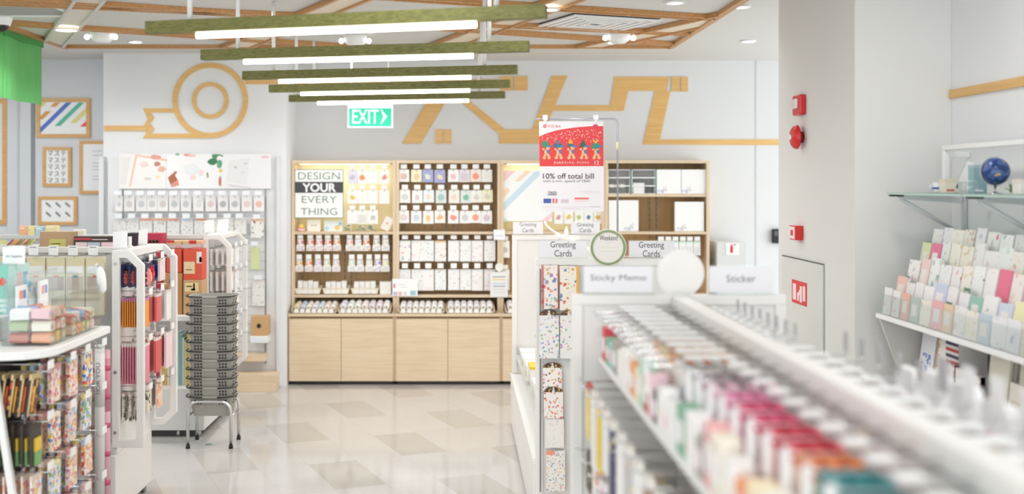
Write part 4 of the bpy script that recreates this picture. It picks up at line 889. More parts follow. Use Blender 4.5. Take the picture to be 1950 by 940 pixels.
for (r, yy, lb) in ((4, 5.11, 'small grey-green divider tag in the back card row nearest the pillar'), (3, 5.0, 'small grey-green divider tag in the fourth card row near the lime card'), (2, 5.08, 'tall grey divider tag in the third card row at its pillar end'), (4, 4.12, 'dark green divider tag in the back card row above the periwinkle card'),
                    (3, 4.33, 'dark green divider tag in the fourth card row by the yellow card'), (2, 4.48, 'dark green divider tag in the third card row beside the red-pink card'), (1, 4.52, 'dark green divider tag in the second card row, above the kraft card')):
    x, z0, z1 = TIER[r]; gm = M('8ba59a' if 'grey' in lb else '5d8a76', .5)
    o = thing('divider_tag', lb, 'tag', (x - .03, yy, z0), 'green divider tags among the cards')
    MB().bx(x - .021, x - .018, yy - .025, yy + .025, z0 + .012, z0 + .07, gm).build('plate', o)
    for j in range(2): MB().bx(x - .0218, x - .021, yy - .016, yy + .016, z0 + .035 + j * .016, z0 + .041 + j * .016, M('dfe8e2', .5)).build('text_line', o)
    MB().bx(x - .018, x - .0145, yy - .004, yy + .004, z0 + .012, z0 + .03, CLEAR).build('clip', o)
# lower shelf: envelopes
AIRE = doodle('airmail edge', 'f2efec', ['c9373c', '2d3f78', 'd9484c', '33457c'], 90, .42)
zl = .791
def envelope(y0, w, h, x, th, m_, lb, lean=8, edge=None, edgep=None, seal=None, grp=None, yaw=0):
    o = thing('envelope_pack', lb, 'envelope', (x, y0 - w / 2, zl), grp)
    T = Matrix.Translation((x, y0 - w / 2, zl + .001 + th * math.sin(R(lean)))) @ Matrix.Rotation(R(yaw), 4, 'Z') @ Matrix.Rotation(R(lean), 4, 'Y')
    MB().bx(0, th, -w / 2, w / 2, .0 if lean < 9 else .002, h, m_, T).build('envelope', o)
    if edge:
        for nm_, q in (('side_stripe', (-w / 2, -w / 2 + .008, 0, h)), ('side_stripe', (w / 2 - .008, w / 2, 0, h)), ('top_stripe', (-w / 2, w / 2, h - .008, h))): MB().bx(-.0008, th + .0004, q[0], q[1], q[2] + .002, q[3] + .0006, edge, T).build(nm_, o)
    if edgep: MB().bx(-.001, 0, -w / 2 + .009, w / 2 - .009, .004, .004 + h * .13, edgep, T).build('bottom_band', o)
    if seal: MB().bx(-.001, 0, -w * .28, w * .34, h * .2, h * .62, seal, T).build('print', o)
    return o
BLU = doodle('blue brush print', 'eef1f6', ['3f66c4', '6f8fd8', '2d4fae', 'a9bbe6'], 30, .4)
envelope(5.16, .2, .265, 2.14, .012, M('f0efee', .5), 'large white envelope pack leaning at the shelf end', seal=M('e6e6ea', .5))
envelope(5.13, .15, .235, 2.07, .010, M('eceef4', .5), 'white envelope pack with blue brush stroke print', seal=BLU)
envelope(4.985, .07, .25, 2.085, .02, M('29468f', .45), 'deep blue envelope pack between the brush print and airmail packs')
envelope(4.94, .035, .24, 2.06, .014, M('d9a956', .5), 'narrow gold envelope pack beside the deep blue one')
envelope(4.89, .11, .255, 2.045, .006, M('f3f0ec', .5), 'airmail envelope with striped border and green band, in front of the striped bundle', edge=AIRE, edgep=M('3c9e79', .5))
STR = M('f1ede9', .5)
for k_ in range(7):
    y = 4.765 - k_ * .017; o = thing('airmail_pack', 'airmail pack with red and navy striped edge, %s of seven on edge' % ORD[k_], 'envelope', (2.08, y, zl), 'airmail packs standing on edge')
    MB().bx(2.05, 2.17, y - .014, y, zl, zl + .255, STR).build('envelope', o)
    for q in range(5): MB().bx(2.048, 2.0505, y - .0145, y + .0003, zl + .13 + q * .026, zl + .143 + q * .026, M('c8383d' if q % 2 else '2b3558', .5)).build('stripe', o)
for k_ in range(3): envelope(4.70 - k_ * .115, .105, .165 - k_ * .004, 2.0 , .02, M('f3f0ee', .5), 'small airmail envelope pack with green band, %s along in front' % ORD[k_], 4, edge=AIRE, edgep=M('4cae88', .5), grp='small airmail packs')
CRM = [M('e6e2d4', .6), M('ddd8c8', .6), M('eae7dc', .6), M('d6cdb8', .6)]
for k_ in range(6): envelope(4.40, .16, .25, 2.045 + k_ * .0175, .013, CRM[k_ % 4], 'tall cream envelope in the bundle beside the airmail packs, %s from front' % ORD[k_], 5, grp='bundle of tall cream envelopes')
for k_ in range(4): envelope(4.19, .17, .24, 2.06 + k_ * .0175, .013, CRM[(k_ + 1) % 4], 'ivory envelope of the second bundle, %s from front' % ORD[k_], 5, grp='second bundle of ivory envelopes')
envelope(4.20, .11, .17, 2.03, .01, CRM[2], 'small cream envelope with folded flap in front of the second bundle', 5, seal=CRM[3])
envelope(3.99, .16, .22, 2.035, .03, CRM[0], 'wide cream envelope pack at the photo edge of the lower shelf', 5)

# ---- glass shelf above with white frame behind
zg = 1.658
BRK = M('c9cacc', .45)
for (y0, y1, lb) in ((5.2, 4.43, 'glass wall shelf nearest the pillar above the cards'), (4.42, 3.3, 'glass wall shelf carrying the blue globe')):
    o = thing('glass_shelf', lb, 'shelf', (2.1, (y0 + y1) / 2, 1.5), 'glass wall shelves')
    MB().bx(1.966, 2.25, y1 + .003, y0, zg - .009, zg, GLASS).build('glass_plate', o)
    MB().bx(1.964, 1.966, y1 + .003, y0, zg - .009, zg, M('b5cfc8', .2)).build('glass_edge', o)
    for yb in ((y0 - .02,) if y0 > 5 else (y0 - .03, y0 - .55)):
        MB().prism([(1.99, zg - .010), (2.30, zg - .010), (2.30, zg - .05), (2.02, zg - .03)], yb - .008, yb + .008, BRK).build('bracket_arm', o)
        MB().tube([(2.02, yb, zg - .03), (2.30, yb, zg - .19)], .009, BRK, 8).build('bracket_brace', o)
        MB().bx(1.97, 2.03, yb - .012, yb + .012, zg - .018, zg - .0095, DARK).build('pad', o)
        MB().bx(2.302, XRW - .001, yb - .012, yb + .012, zg - .21, zg - .012, BRK).build('wall_mount', o)
o = thing('back_frame', 'white tubular frame standing behind the globe on the wall', 'frame', (2.26, 4.6, 1.67))
zt = PZ(286, 5.15)
for y in (5.15, 3.95): MB().bx(2.20, 2.225, y - .012, y + .012, zg + .001, zt, WHITE).build('upright', o, .003)
MB().bx(2.20, 2.225, 3.938, 5.162, zt, zt + .022, WHITE).build('top_bar', o, .003)
for y in (5.15, 3.95): MB().bx(2.224, XRW - .001, y - .01, y + .01, zt - .03, zt - .005, WHITE).build('wall_arm', o)
# ---- things on the glass shelf
zs = zg + .0005
dg_ = 4.36; gx = PX(1895, dg_); gz = PZ(326, dg_); rg = 26.5 * dg_ / F
o = thing('desk_globe', 'small dark blue desk globe on a chrome stem', 'globe', (gx, dg_, zs))
def globe_mat():
    m = bpy.data.materials.new('globe map'); m.use_nodes = True; nt = m.node_tree; b = nt.nodes['Principled BSDF']; b.inputs['Roughness'].default_value = .25
    tc = N(nt, 'ShaderNodeTexCoord'); no = N(nt, 'ShaderNodeTexNoise'); no.inputs['Scale'].default_value = 26; no.inputs['Detail'].default_value = 4
    cr = N(nt, 'ShaderNodeValToRGB'); cr.color_ramp.elements[0].position = .5; cr.color_ramp.elements[1].position = .56
    cr.color_ramp.elements[0].color = lin('1f3a72'); cr.color_ramp.elements[1].color = lin('4f6ea8'); e = cr.color_ramp.elements.new(.62); e.color = lin('20417c'); e = cr.color_ramp.elements.new(.7); e.color = lin('c9b27e')
    nt.links.new(tc.outputs['Object'], no.inputs[0]); nt.links.new(no.outputs[0], cr.inputs[0]); nt.links.new(cr.outputs[0], b.inputs['Base Color']); return m
MB().ball((gx, dg_, gz), rg, globe_mat(), n=20).build('sphere', o)
MB().lathe([(.028, .001), (.028, .004), (.008, .008), (.005, .012), (.005, gz - rg - zs + .004)], (gx, dg_, zs), CHROME, 20).build('stand', o)
MB().ring(gx, gz, rg + .002, rg + .004, dg_ - .002, dg_ + .002, CHROME, 40, 75, 285).build('meridian_arm', o)
def gbox(x0, x1, y0, d, dep, col, lb, name='gift_box', cat='box', lid=None, panel=None):
    X0, X1 = PX(x0, d), PX(x1, d); o = thing(name, lb, cat, ((X0 + X1) / 2, d, zs)); z1 = PZ(y0, d)
    MB().bx(X0, X1, d, d + dep, zs, z1, M(col, .5)).build('body', o, .002)
    if lid: MB().bx(X0 - .001, X1 + .001, d - .001, d + dep + .001, z1 - .012, z1 + .001, M(lid, .5)).build('lid', o)
    if panel: MB().bx(X0 + (X1 - X0) * .15, X1 - (X1 - X0) * .3, d - .001, d, zs + .008, zs + .016, M(panel, .5)).build('print', o)
    return o
def mug(px, y0, d, r, col, lb, band):
    x = PX(px, d); h = PZ(y0, d) - zs; o = thing('mug', lb, 'mug', (x, d, zs))
    MB().lathe([(r * .9, 0), (r, .004), (r, h), (r * .88, h), (r * .85, .006)], (x, d, zs), M(col, .35), 22).build('body', o)
    MB().lathe([(r + .0006, h * .35), (r + .0006, h * .55)], (x, d, zs), M(band, .4), 22).build('band', o)
    MB().tube([(x - r * .95, d, zs + h * .8), (x - r * 1.5, d, zs + h * .72), (x - r * 1.55, d, zs + h * .4), (x - r * .95, d, zs + h * .2)], .003, M(col, .35), 6).build('handle', o)
mug(1786, 347, 4.98, .022, 'eceef0', 'small white mug with a blue band on the glass shelf', '4a5fae')
gbox(1792, 1799, 344, 4.9, .02, '9cc4c8', 'tiny pale teal box behind the white mug', lid='b9d6d6'); gbox(1799, 1825, 341, 4.86, .06, 'eee4d2', 'cream wooden box on the glass shelf with red print', 'wooden_box', lid='e9dcc4', panel='d9675c')
d = 4.8; T = Matrix.Translation((PX(1842, d), d + .06, zs)) @ Matrix.Rotation(R(24), 4, 'Y')
o = thing('greeting_card', 'plain white card leaning sideways behind the globe', 'card', (PX(1840, d), d + .06, zs))
MB().bx(-.03, .03, 0, .003, .012, .138, WHB, T).build('card', o); MB().bx(PX(1828, d), PX(1858, d), d + .03, d + .1, zs, zs + .006, CLEAR).build('stand_base', o)
MB().bx(PX(1836, d), PX(1850, d), d + .045, d + .075, zs + .006, zs + .05, CLEAR).build('stand_clip', o)
gbox(1854, 1880, 314, 4.62, .05, '8fb0b8', 'slim blue-grey boxed item beside the globe', lid='a9c0c4', panel='e4ecec')
d = 4.42; o = thing('glass_jar', 'small clear glass jar in front of the blue-grey box', 'jar', (PX(1862, d) - .03, d + .06, zs))
MB().lathe([(.03, 0), (.033, .005), (.033, .045), (.03, .05), (.028, .048)], (PX(1858, d), d + .06, zs), CLEAR, 20).build('body', o); MB().ring(PX(1858, d), d + .06, .029, .031, zs + .049, zs + .052, M('dfe6e6', .2), 20, ax='z').build('rim', o)
d = 4.3; o = thing('succulent', 'small green leafy plant beside the globe at the photo edge', 'plant', (PX(1934, d), d, zs))
mb = MB(); 
for k_ in range(14):
    a = k_ * 2.4; rr = .008 + .0016 * k_; T = Matrix.Translation((PX(1934, d), d, zs + .004)) @ Matrix.Rotation(a, 4, 'Z') @ Matrix.Rotation(R(25 + 4 * k_), 4, 'Y')
    mb.prism([(-.008, .004), (-.011, .02), (0, .042), (.011, .02), (.008, .004)], -.002, .002, M('5c7f46' if k_ % 2 else '78935a', .6), 'x', T)
mb.build('leaves', o); MB().tube([(PX(1934, d), d, zs), (PX(1934, d), d, zs + .02)], .006, M('6b7a4a', .7), 8).build('stem', o)
gbox(1942, 1975, 342, 4.22, .06, 'f1ebe2', 'cream cubic planter box cut by the photo edge', lid='eee6da')

# ================================================================ THE TWO WHITE GONDOLAS ON THE RIGHT
GXL, GXR, GXC, GZ = .366, 1.072, .72, 1.334
PST = M('ebe8e4', .45)
def end_panel(t, y, z0=.12, fill=True, nm='end_frame', th=.036):
    mb = MB().bx(GXL, GXL + .036, y, y + th, z0, GZ - .034, PST).bx(GXR - .036, GXR, y, y + th, z0, GZ - .034, PST).bx(GXL, GXR, y, y + th, GZ - .034, GZ, PST)
    mb.build(nm, t, .003)
    if fill: MB().bx(GXL + .036, GXR - .036, y + .008, y + th - .008, z0, GZ - .034, M('e3e1de', .5)).build('end_infill', t)
# ---- middle gondola
t = thing('shelf_gondola', 'white middle gondola with sticker sheets on its end, below the discount poster', 'shelving', (GXC, 6.7, 0), 'white gondolas')
YA, YB = 5.5, 8.0
end_panel(t, YA, .03); end_panel(t, YB, .36)
MB().bx(GXC - .012, GXC + .012, YA + .036, YB, .3, GZ - .02, PANEL).build('centre_board', t)
MB().bx(GXC - .02, GXC + .02, YA + .036, YB, GZ - .02, GZ, PST).build('top_rail', t, .002)
MB().bx(GXL - .01, GXR, YA + .037, YB + .03, .02, .335, M('eceae7', .5)).build('base_deck', t, .004)
MB().bx(GXL - .012, GXC - .013, YA + .037, YB + .03, .335, .352, WHITE).build('deck_top', t)
MB().bx(GXL + .03, GXC - .013, YA + .037, YB, .47, .485, WHITE).build('low_shelf', t)
MB().bx(GXL + .029, GXL + .031, YA + .037, YB, .48, .56, CLEAR).build('acrylic_guard', t)
MB().bx(GXL - .002, GXL + .001, YA + .005, YA + .03, .95, .96, STEEL).build('screw', t)
MB().bx(GXL + .05, GXR - .05, YA - .06, YA + .0, .06, .12, OAK).build('foot_ledge', t)
MB().bx(PX(1027.5, YA), PX(1030.5, YA), YA - .004, YA + .007, .2, GZ - .05, M('8a8584', .5)).build('slotted_upright', t)
# goods on the low shelf
YG = M('f0c63e', .5)
for k_, (y, h, c, nm) in enumerate(((7.9, .05, 'f2efe8', 'white'), (7.55, .06, 'efeae0', 'ivory'), (7.2, .07, 'f4f1ec', 'cream'), (6.85, .115, 'efece6', 'white yellow-lidded'), (6.5, .08, 'f2efe9', 'pale'), (6.15, .07, 'ece7dc', 'beige'))):
    o = thing('small_box', '%s small box on the low side shelf of the middle gondola' % nm, 'box', (GXL + .1, y, .486), 'small boxes on the low side shelf')
    MB().bx(GXL + .05, GXL + .2, y - .1, y + .1, .486, .486 + h, M(c, .5)).build('body', o, .003)
    MB().bx(GXL + .049, GXL + .201, y - .101, y + .101, .486 + h - .014, .486 + h + .001, YG if 'yellow' in nm else WHB).build('lid', o)
# sticker sheets on the end panel
KW = ['e2b56c', 'dd7a78', '7a94bc', '86bda6', 'a08fb8', 'e8a080']
SHEETS = [(1031, 1063, 505, 588, 0, 'tall sticker sheet of colourful japanese motifs with a red cord', 'red'), (1066, 1102, 506, 590, 0, 'tall sticker sheet of yellow motifs with an orange edge', 'orange'),
          (1027, 1064.5, 600, 682, 1, 'gold-topped sticker sheet of pastel leaves', None), (1066.5, 1100, 600, 682, 1, 'gold-topped sticker sheet half hidden by the front gondola post', None),
          (1034, 1070, 700, 744.5, 1, 'gold-topped sheet of ice cream stickers', None), (1035.5, 1072, 746, 796, 1, 'gold-topped sheet of red sweets stickers', None), (1038, 1074, 797, 852, 1, 'gold-topped sheet of faint pale stickers', None), (1040, 1076, 857, 935, 0, 'long sheet of tiny drop stickers with coral header', 'coral')]
PRT = [doodle('motif sheet', 'efe9e2', KW, 42, .38), doodle('motif sheet yellow', 'f0e9dc', ['e2b34c', 'd96a5a', '5a7fb8', 'caa24c'], 42, .34), doodle('leaf stickers', 'ece9e6', ['8fb9c9', 'c9a0c4', '9fb987', 'e2a9a0', '7d9ac4'], 56, .32), doodle('leaf stickers b', 'ece9e6', ['b98fc4', '7fae8f', 'e28f8a', 'd9c08f'], 52, .32),
       doodle('ice stickers', 'f2eee8', ['e05a6a', '5fae8f', 'e8a04c', '7d5a4a', 'ef8fa4'], 66, .35), doodle('sweets stickers', 'f2ece6', ['e0525a', 'e88a5a', 'd98f9a', 'c9a87f'], 66, .35), doodle('faint stickers', 'efebe4', ['dfd9e0', 'e6dfcf', 'd9dfe4', 'e9ddd6'], 60, .3), doodle('drop stickers', 'efe9e0', ['6fb0c4', 'e07a8a', '5a86b8', 'e8b06a', 'a9a0b4'], 85, .32)]
dY = YA - .022
GOLD = doodle('gold header', '4a3428', ['c9a04c', '8a6234', 'd9b86a', '6b4a2c'], 90, .4)
for k_, (x0, x1, y0, y1, hd, lb, ex) in enumerate(SHEETS):
    X0, X1, Z0, Z1 = PX(x0, dY), PX(x1, dY), PZ(y1, dY), PZ(y0, dY)
    yy = dY - .004 * (k_ % 2)
    o = thing('sticker_sheet', lb, 'sticker sheet', ((X0 + X1) / 2, yy, Z0), 'sticker sheets on the gondola end')
    MB().bx(X0, X1, yy, yy + .003, Z0, Z1, PRT[k_]).build('sheet', o)
    MB().bx(X1 - .004, X1 + .001, yy + .003, yy + .012, Z0, Z1 - .004, M('dcc39c', .6)).build('backing', o)
    xc = (X0 + X1) / 2; r_ = (X1 - X0) / 2
    if hd:
        MB().prism([(xc + math.cos(math.pi * q / 14) * r_, Z1 + math.sin(math.pi * q / 14) * r_ * .58) for q in range(15)], yy - .001, yy + .003, GOLD).build('fan_header', o)
        MB().prism([(xc - .008, Z1), (xc - .003, Z1 + .018), (xc - .006, Z1 + r_ * .4), (xc, Z1 + r_ * .55), (xc + .006, Z1 + r_ * .4), (xc + .003, Z1 + .018), (xc + .008, Z1)], yy - .002, yy - .001, M('e9e4dc', .4)).build('hang_tab', o)
    if ex == 'red':
        for a in (X0 + .002, X0 + .008, X1 - .002): MB().tube([(a, yy - .003, Z1 + .004), (a + .002, yy - .003, Z0 + .002)], .0016, RED, 6).build('cord', o)
    if ex == 'orange': MB().bx(X1 - .012, X1, yy - .001, yy, Z0, Z1, M('f0b24a', .5)).build('orange_edge', o)
    if ex == 'coral': MB().bx(X0, X0 + .04, yy - .001, yy, Z1 - .02, Z1, M('ef9a84', .5)).build('coral_header', o)
    if not hd: text('しーる', X0 + .03, yy - .0008, Z1 - .012, .03, .009, INKG, o)
    MB().tube([(xc, YA - .0005, Z1 + (.014 if hd else .003)), (xc, yy - .008, Z1 + (.014 if hd else .003))], .0018, STEEL).build('peg', o)
# signs on the gondola tops
def acrylic_sign(x0, x1, y0, y1, d, s_, lb, tz, tm=INK, base=GZ, th=.006, tw=None, lines=1, tilt=0):
    X0, X1 = PX(x0, d), PX(x1, d); z1 = PZ(y0, d); zb = base + .0005
    o = thing('sign_plate', lb, 'sign', ((X0 + X1) / 2, d, zb), 'section signs on the gondolas')
    MB().bx(X0 - .004, X1 + .004, d + .004, d + .007, zb, z1 + .004, CLEAR).build('acrylic_holder', o)
    MB().bx(X0 - .004, X1 + .004, d - .025, d + .03, zb, zb + .003, CLEAR).build('foot', o)
    MB().bx(X0, X1, d + .001, d + .004, zb + .006, z1, M('e9e7ea', .5)).build('paper', o)
    ys, hh = tz
    for i_, ln in enumerate(s_.split('\n')):
        text(ln, (X0 + X1) / 2, d + .0005, PZ(ys[i_], d), tw[i_] * d / F, hh[i_] * d / F, tm, o)
    return o
acrylic_sign(1027.5, 1117, 458, 491, YA + .018, 'Greeting\nCards', 'larger Greeting Cards sign', ((467, 482), (15, 12.5)), tw=(48, 33)).__setitem__('label', 'larger Greeting Cards sign left of the round Weekend sign')
acrylic_sign(1198, 1283, 458.5, 491, YA + .018, 'Greeting\nCards', 'larger Greeting Cards sign right of the round Weekend sign', ((467.5, 482.5), (15, 12.5)), tw=(48, 33))
acrylic_sign(977, 1034, 422.5, 445, YB + .018, 'Greeting\nCards', 'small far Greeting Cards sign at the gondola corner', ((428, 438), (9.5, 8)), INKG, tw=(32, 22))
acrylic_sign(1087.5, 1142, 422.5, 445, YB + .018, 'Greeting\nCards', 'small far Greeting Cards sign under the discount poster', ((428.5, 438), (9.5, 8)), INKG, tw=(31, 22))
d = YA - .008
o = thing('round_sign', 'round Weekend sign with a green rim on the middle gondola', 'sign', (PX(1158, d), d, PZ(504, d)))
cx, cz, r_ = PX(1158, d), PZ(471, d), 33.5 * d / F
MB().disc(cx, cz, r_ - .004, d + .002, d + .006, M('ece8e2', .5), 48).build('face', o); MB().ring(cx, cz, r_ - .011, r_, d - .002, d + .007, M('8f9f72', .5), 56).build('green_rim', o)
MB().ring(cx, cz, r_, r_ + .004, d + .001, d + .007, M('eeeeea', .4), 56).build('white_rim', o)
text('Weekend', cx + .002, d + .0012, PZ(452.5, d), 34 * d / F, 10 * d / F, INK, o)
for yy, w_ in ((461, 16), (464, 5), (470, 40), (478, 30)): MB().bx(cx - w_ / 2 * d / F, cx + w_ / 2 * d / F, d + .0012, d + .002, PZ(yy + .5, d), PZ(yy, d), M('cfcac4', .6)).build('text_line', o)
MB().bx(cx - .012, cx + .012, d + .0, d + .014, PZ(505, d), PZ(502, d), M('5a5152', .5)).build('clip', o)
# white paper ornament between the far signs
d = 7.3; o = thing('paper_ornament', 'white folded paper ornament with an upright pointed tip behind the Greeting Cards sign', 'ornament', (PX(1078, d), d, GZ))
z = GZ + .001; q = lambda x, y, dd_=0: (PX(x, d), d + dd_, PZ(y, d))
mb = MB().prism([(PX(1074, d), PZ(448, d)), (PX(1076, d), PZ(436, d)), (PX(1079.5, d), PZ(430, d)), (PX(1082, d), PZ(437, d)), (PX(1083, d), PZ(448, d))], d, d + .02, WHB); mb.build('upright_tip', o)
MB().prism([(PX(1054, d), PZ(444.5, d)), (PX(1074, d), PZ(448.5, d)), (PX(1076, d), PZ(453, d)), (PX(1066, d), PZ(452, d))], d - .01, d + .03, WHB).build('side_fold', o)
MB().prism([(PX(1082, d), PZ(450, d)), (PX(1101, d), PZ(452, d)), (PX(1094, d), PZ(455, d)), (PX(1074, d), PZ(455, d))], d - .01, d + .03, WHB).build('side_fold', o)
MB().bx(GXC - .02, GXC + .05, d - .012, d + .035, GZ + .0005, PZ(448, d), WHB).build('base_fold', o)
d = YB + .06; o = thing('curved_strip', 'white curved flexible strip looping down beside the far Greeting Cards sign', 'strip', (PX(1050, d), d, GZ))
MB().tube([(PX(1037 + 30 * f_, d), d, PZ(421 + 26 * f_ ** .55, d)) for f_ in [i / 12 for i in range(13)]], .008, WHB, 8).build('strip', o); MB().bx(PX(1060, d), PX(1074, d), d - .02, d + .02, PZ(449.5, d), PZ(446, d), WHB).build('foot', o)
# ================================================================ DISCOUNT POSTER ON ITS STAND
d = 5.62
t = thing('poster_stand', 'slim metal pole stand with a bent top arm carrying the discount poster', 'stand', (PX(1176, d), d, GZ))
xp = PX(1176, d); zt = PZ(226.5, d); xl = PX(1019, d)
MB().tube([(xp, d, GZ + .004), (xp, d, zt - .018), (xp - .004, d, zt - .007), (xp - .014, d, zt), (xl, d, zt)], .0045, M('b9b8c0', .3, .7), 8).build('pole', t)
MB().disc(xp, d, .025, GZ + .0041, GZ + .009, STEEL, 24, 'z').build('foot', t)
MB().tube([(xp, d, PZ(285, d)), (xp, d, PZ(270, d))], .008, M('e9dfb8', .5), 10).build('collar', t)
MB().bx(.69, .9, d - .03, d + .03, GZ + .0004, GZ + .004, PST).build('mount_plate', t)
for px in (1038, 1134.5):
    mb = MB().bx(PX(px - 4.5, d), PX(px + 4.5, d), d - .012, d + .006, PZ(228, d), PZ(219, d), WHITE).bx(PX(px - 2.5, d), PX(px + 2.5, d), d - .0125, d - .002, PZ(234, d), PZ(227.5, d), M('e7e4de', .4))
    mb.build('clip', t)
dp = d - .009
t = thing('discount_poster', 'red and white 10% off total bill poster hung from the pole', 'poster', (PX(1089, dp), dp, PZ(402, dp)))
MB().prism(pp([(1026.5, 231), (1148.5, 231), (1150, 402.5), (1028.5, 403)], dp), dp, dp + .0025, M('ebe7e8', .5)).build('sheet', t)
REDP = M('df4040', .5)
arc = [(1026.8, 260), (1040, 254), (1060, 248), (1080, 244.5), (1100, 242), (1122, 240.3), (1148.7, 240)]
MB().prism(pp(arc + [(1149.3, 316), (1027.5, 316.5)], dp), dp - .0008, dp, REDP).build('red_field', t)
mb = MB(); rr = random.Random(3)
for _ in range(170):
    x = rr.uniform(1029, 1147); top = 258 - (x - 1027) * .19 if x < 1100 else 244; y = top + abs(rr.gauss(0, 11)) + 2
    if y < 280: mb.disc(PX(x, dp), PZ(y, dp), rr.choice((.35, .5, .75)) * dp / F, dp - .0013, dp - .0008, M('fbf0ea', .5), 6)
mb.build('snow_dots', t)
LBR, GRNP, BLUP, TEAL = M('eeb88a', .5), M('3f8a6a', .5), M('3f7fae', .5), M('2f6f78', .5)
for k_, x in enumerate((1041, 1064, 1088, 1112, 1136)):
    mb = MB(); e1, e2 = dp - .0016, dp - .0008; c_ = lambda dx, dy, r_, m_, lay=0: mb.disc(PX(x + dx, dp), PZ(dy, dp), r_ * dp / F, e1 - .0004 * lay, e2, m_, 12)
    c_(0, 289, 4.6, LBR); c_(2.5, 281, 3.8, LBR, 1); c_(-6, 284, 2.2, LBR); c_(-4.5, 300, 3.1, LBR); c_(4.5, 300, 3.1, LBR); c_(-3, 295, 2.6, LBR); c_(3, 295, 2.6, LBR)
    b_ = mb.build('bear_print', t)
    mb = MB()
    mb.prism(pp([(x - 2, 278), (x + 6, 276), (x + 12, 279), (x + 4, 280.5)], dp), e1 - .001, e2, BLUP); mb.prism(pp([(x - 1, 286), (x + 5, 285), (x + 4, 293), (x + 1, 292)], dp), e1 - .001, e2, BLUP)
    if k_ == 0: mb.disc(PX(x - 3, dp), PZ(274.5, dp), 6.5 * dp / F, e1 - .0006, e2, GRNP, 16)
    elif k_ == 1: mb.bx(PX(x - 9, dp), PX(x + 6, dp), e1 - .0006, e2, PZ(281, dp), PZ(273, dp), TEAL).bx(PX(x - 3, dp), PX(x - 1, dp), e1 - .0008, e2, PZ(281, dp), PZ(273, dp), BLUP).prism(pp([(x - 2, 273), (x - 8, 268), (x - 5, 267), (x - 2, 271), (x + 1, 267), (x + 4, 268)], dp), e1 - .0006, e2, BLUP)
    elif k_ == 2: mb.bx(PX(x - 8, dp), PX(x + 4, dp), e1 - .0006, e2, PZ(279, dp), PZ(274, dp), TEAL).prism(pp([(x - 3, 275), (x - 6, 270), (x - 1, 264), (x + 3, 270), (x + 1, 275)], dp), e1 - .0006, e2, M('eca73c', .5))
    elif k_ == 3: mb.prism(pp([(x - 10, 280), (x - 2, 265), (x + 6, 280)], dp), e1 - .0006, e2, M('3c5a4c', .5))
    else: mb.bx(PX(x - 9, dp), PX(x + 6, dp), e1 - .0006, e2, PZ(283, dp), PZ(273, dp), GRNP).prism(pp([(x - 2, 273), (x - 8, 267), (x - 4, 266), (x - 2, 270), (x, 266), (x + 5, 267)], dp), e1 - .0006, e2, M('ecb64c', .5))
    mb.build('gift_print', t)
text('きらめきマシマス、クリスマス', PX(1088, dp), dp - .0012, PZ(309.5, dp), 67 * dp / F, 5 * dp / F, M('fbe9e4', .5), t)
text('12', PX(1136.5, dp), dp - .0012, PZ(309.5, dp), 8 * dp / F, 7 * dp / F, M('fbe9e4', .5), t)
MB().disc(PX(1037.5, dp), PZ(240, dp), 3.4 * dp / F, dp - .0008, dp, M('d8383e', .5), 20).ring(PX(1037.5, dp), PZ(240, dp), 1.2 * dp / F, 1.8 * dp / F, dp - .0012, dp - .0007, M('f4e4e4', .5), 16).build('bank_logo', t)
text('OCBC Bank', PX(1055.5, dp), dp - .0008, PZ(240, dp), 25 * dp / F, 5 * dp / F, M('d8383e', .5), t)
MB().ring(PX(1134, dp), PZ(242.5, dp), .1 * dp / F, 6 * dp / F, dp - .0016, dp - .0007, M('d83a52', .5), 16, 0, 180).build('badge', t)
text('10% off total bill', PX(1082.5, dp), dp - .0008, PZ(335, dp), 97 * dp / F, 10.5 * dp / F, M('5a4252', .6), t, bold=.012)
text('with a min. spend of S$60', PX(1079, dp), dp - .0008, PZ(345, dp), 90 * dp / F, 6.5 * dp / F, M('75626c', .6), t)
text('TOKYU\nHANDS', PX(1051.5, dp), dp - .0008, PZ(368, dp), 17 * dp / F, 7.5 * dp / F, M('3c4a44', .6), t, bold=.03, line=.8)
mb = MB()
for (x0, x1, y0, y1, c) in ((1035, 1049.5, 378, 386.5, '4a5fa6'), (1052, 1056, 378, 386.5, 'dd7080'), (1058, 1061.5, 378, 386.5, 'dd7080'), (1068, 1083, 379, 386, 'd2c6cc'), (1094, 1121, 376, 379.5, 'e8746c'), (1094, 1120, 382, 383, 'eebcb6'), (1102, 1142, 364, 364.6, 'cfc6ca'), (1112, 1142, 367, 367.6, 'cfc6ca'), (1035, 1142, 393.5, 393.9, 'd6ccd0'), (1068, 1105, 396.5, 397.2, 'd2c9cd'), (1123, 1142, 393, 393.7, 'b9aeb3')):
    mb.bx(PX(x0, dp), PX(x1, dp), dp - .0008, dp, PZ(y1, dp), PZ(y0, dp), M(c, .6))
for o_ in (mb.build('small_print', t),): pass

# ================================================================ FRONT GONDOLA (out of focus)
t = thing('shelf_gondola', 'blurred white front gondola with Sticky Memo and Sticker signs on its end', 'shelving', (GXC, 2.4, 0), 'white gondolas')
Y1 = 3.75; YN = .75
end_panel(t, Y1 - .036, .02)
MB().bx(GXC - .011, GXC + .011, YN, Y1 - .037, .12, GZ - .06, M('e4e1dd', .5)).build('centre_board', t)
MB().bx(GXC - .024, GXC + .024, YN, Y1 - .037, GZ - .05, GZ - .004, PST).build('top_rail', t, .004)
for y in (3.0, 1.98, .96): MB().bx(GXC - .021, GXC + .021, y - .02, y + .02, .12, GZ - .052, M('e6dccd', .5)).build('board_post', t)
MB().bx(GXL, GXR, YN, Y1 - .037, .02, .2, PST).build('base_deck', t, .004)
for z, xf in ((1.118, .452), (.60, .486)): MB().bx(xf, GXC - .013, YN, Y1 - .04, z, z + .018, WHITE).build('wire_shelf', t)
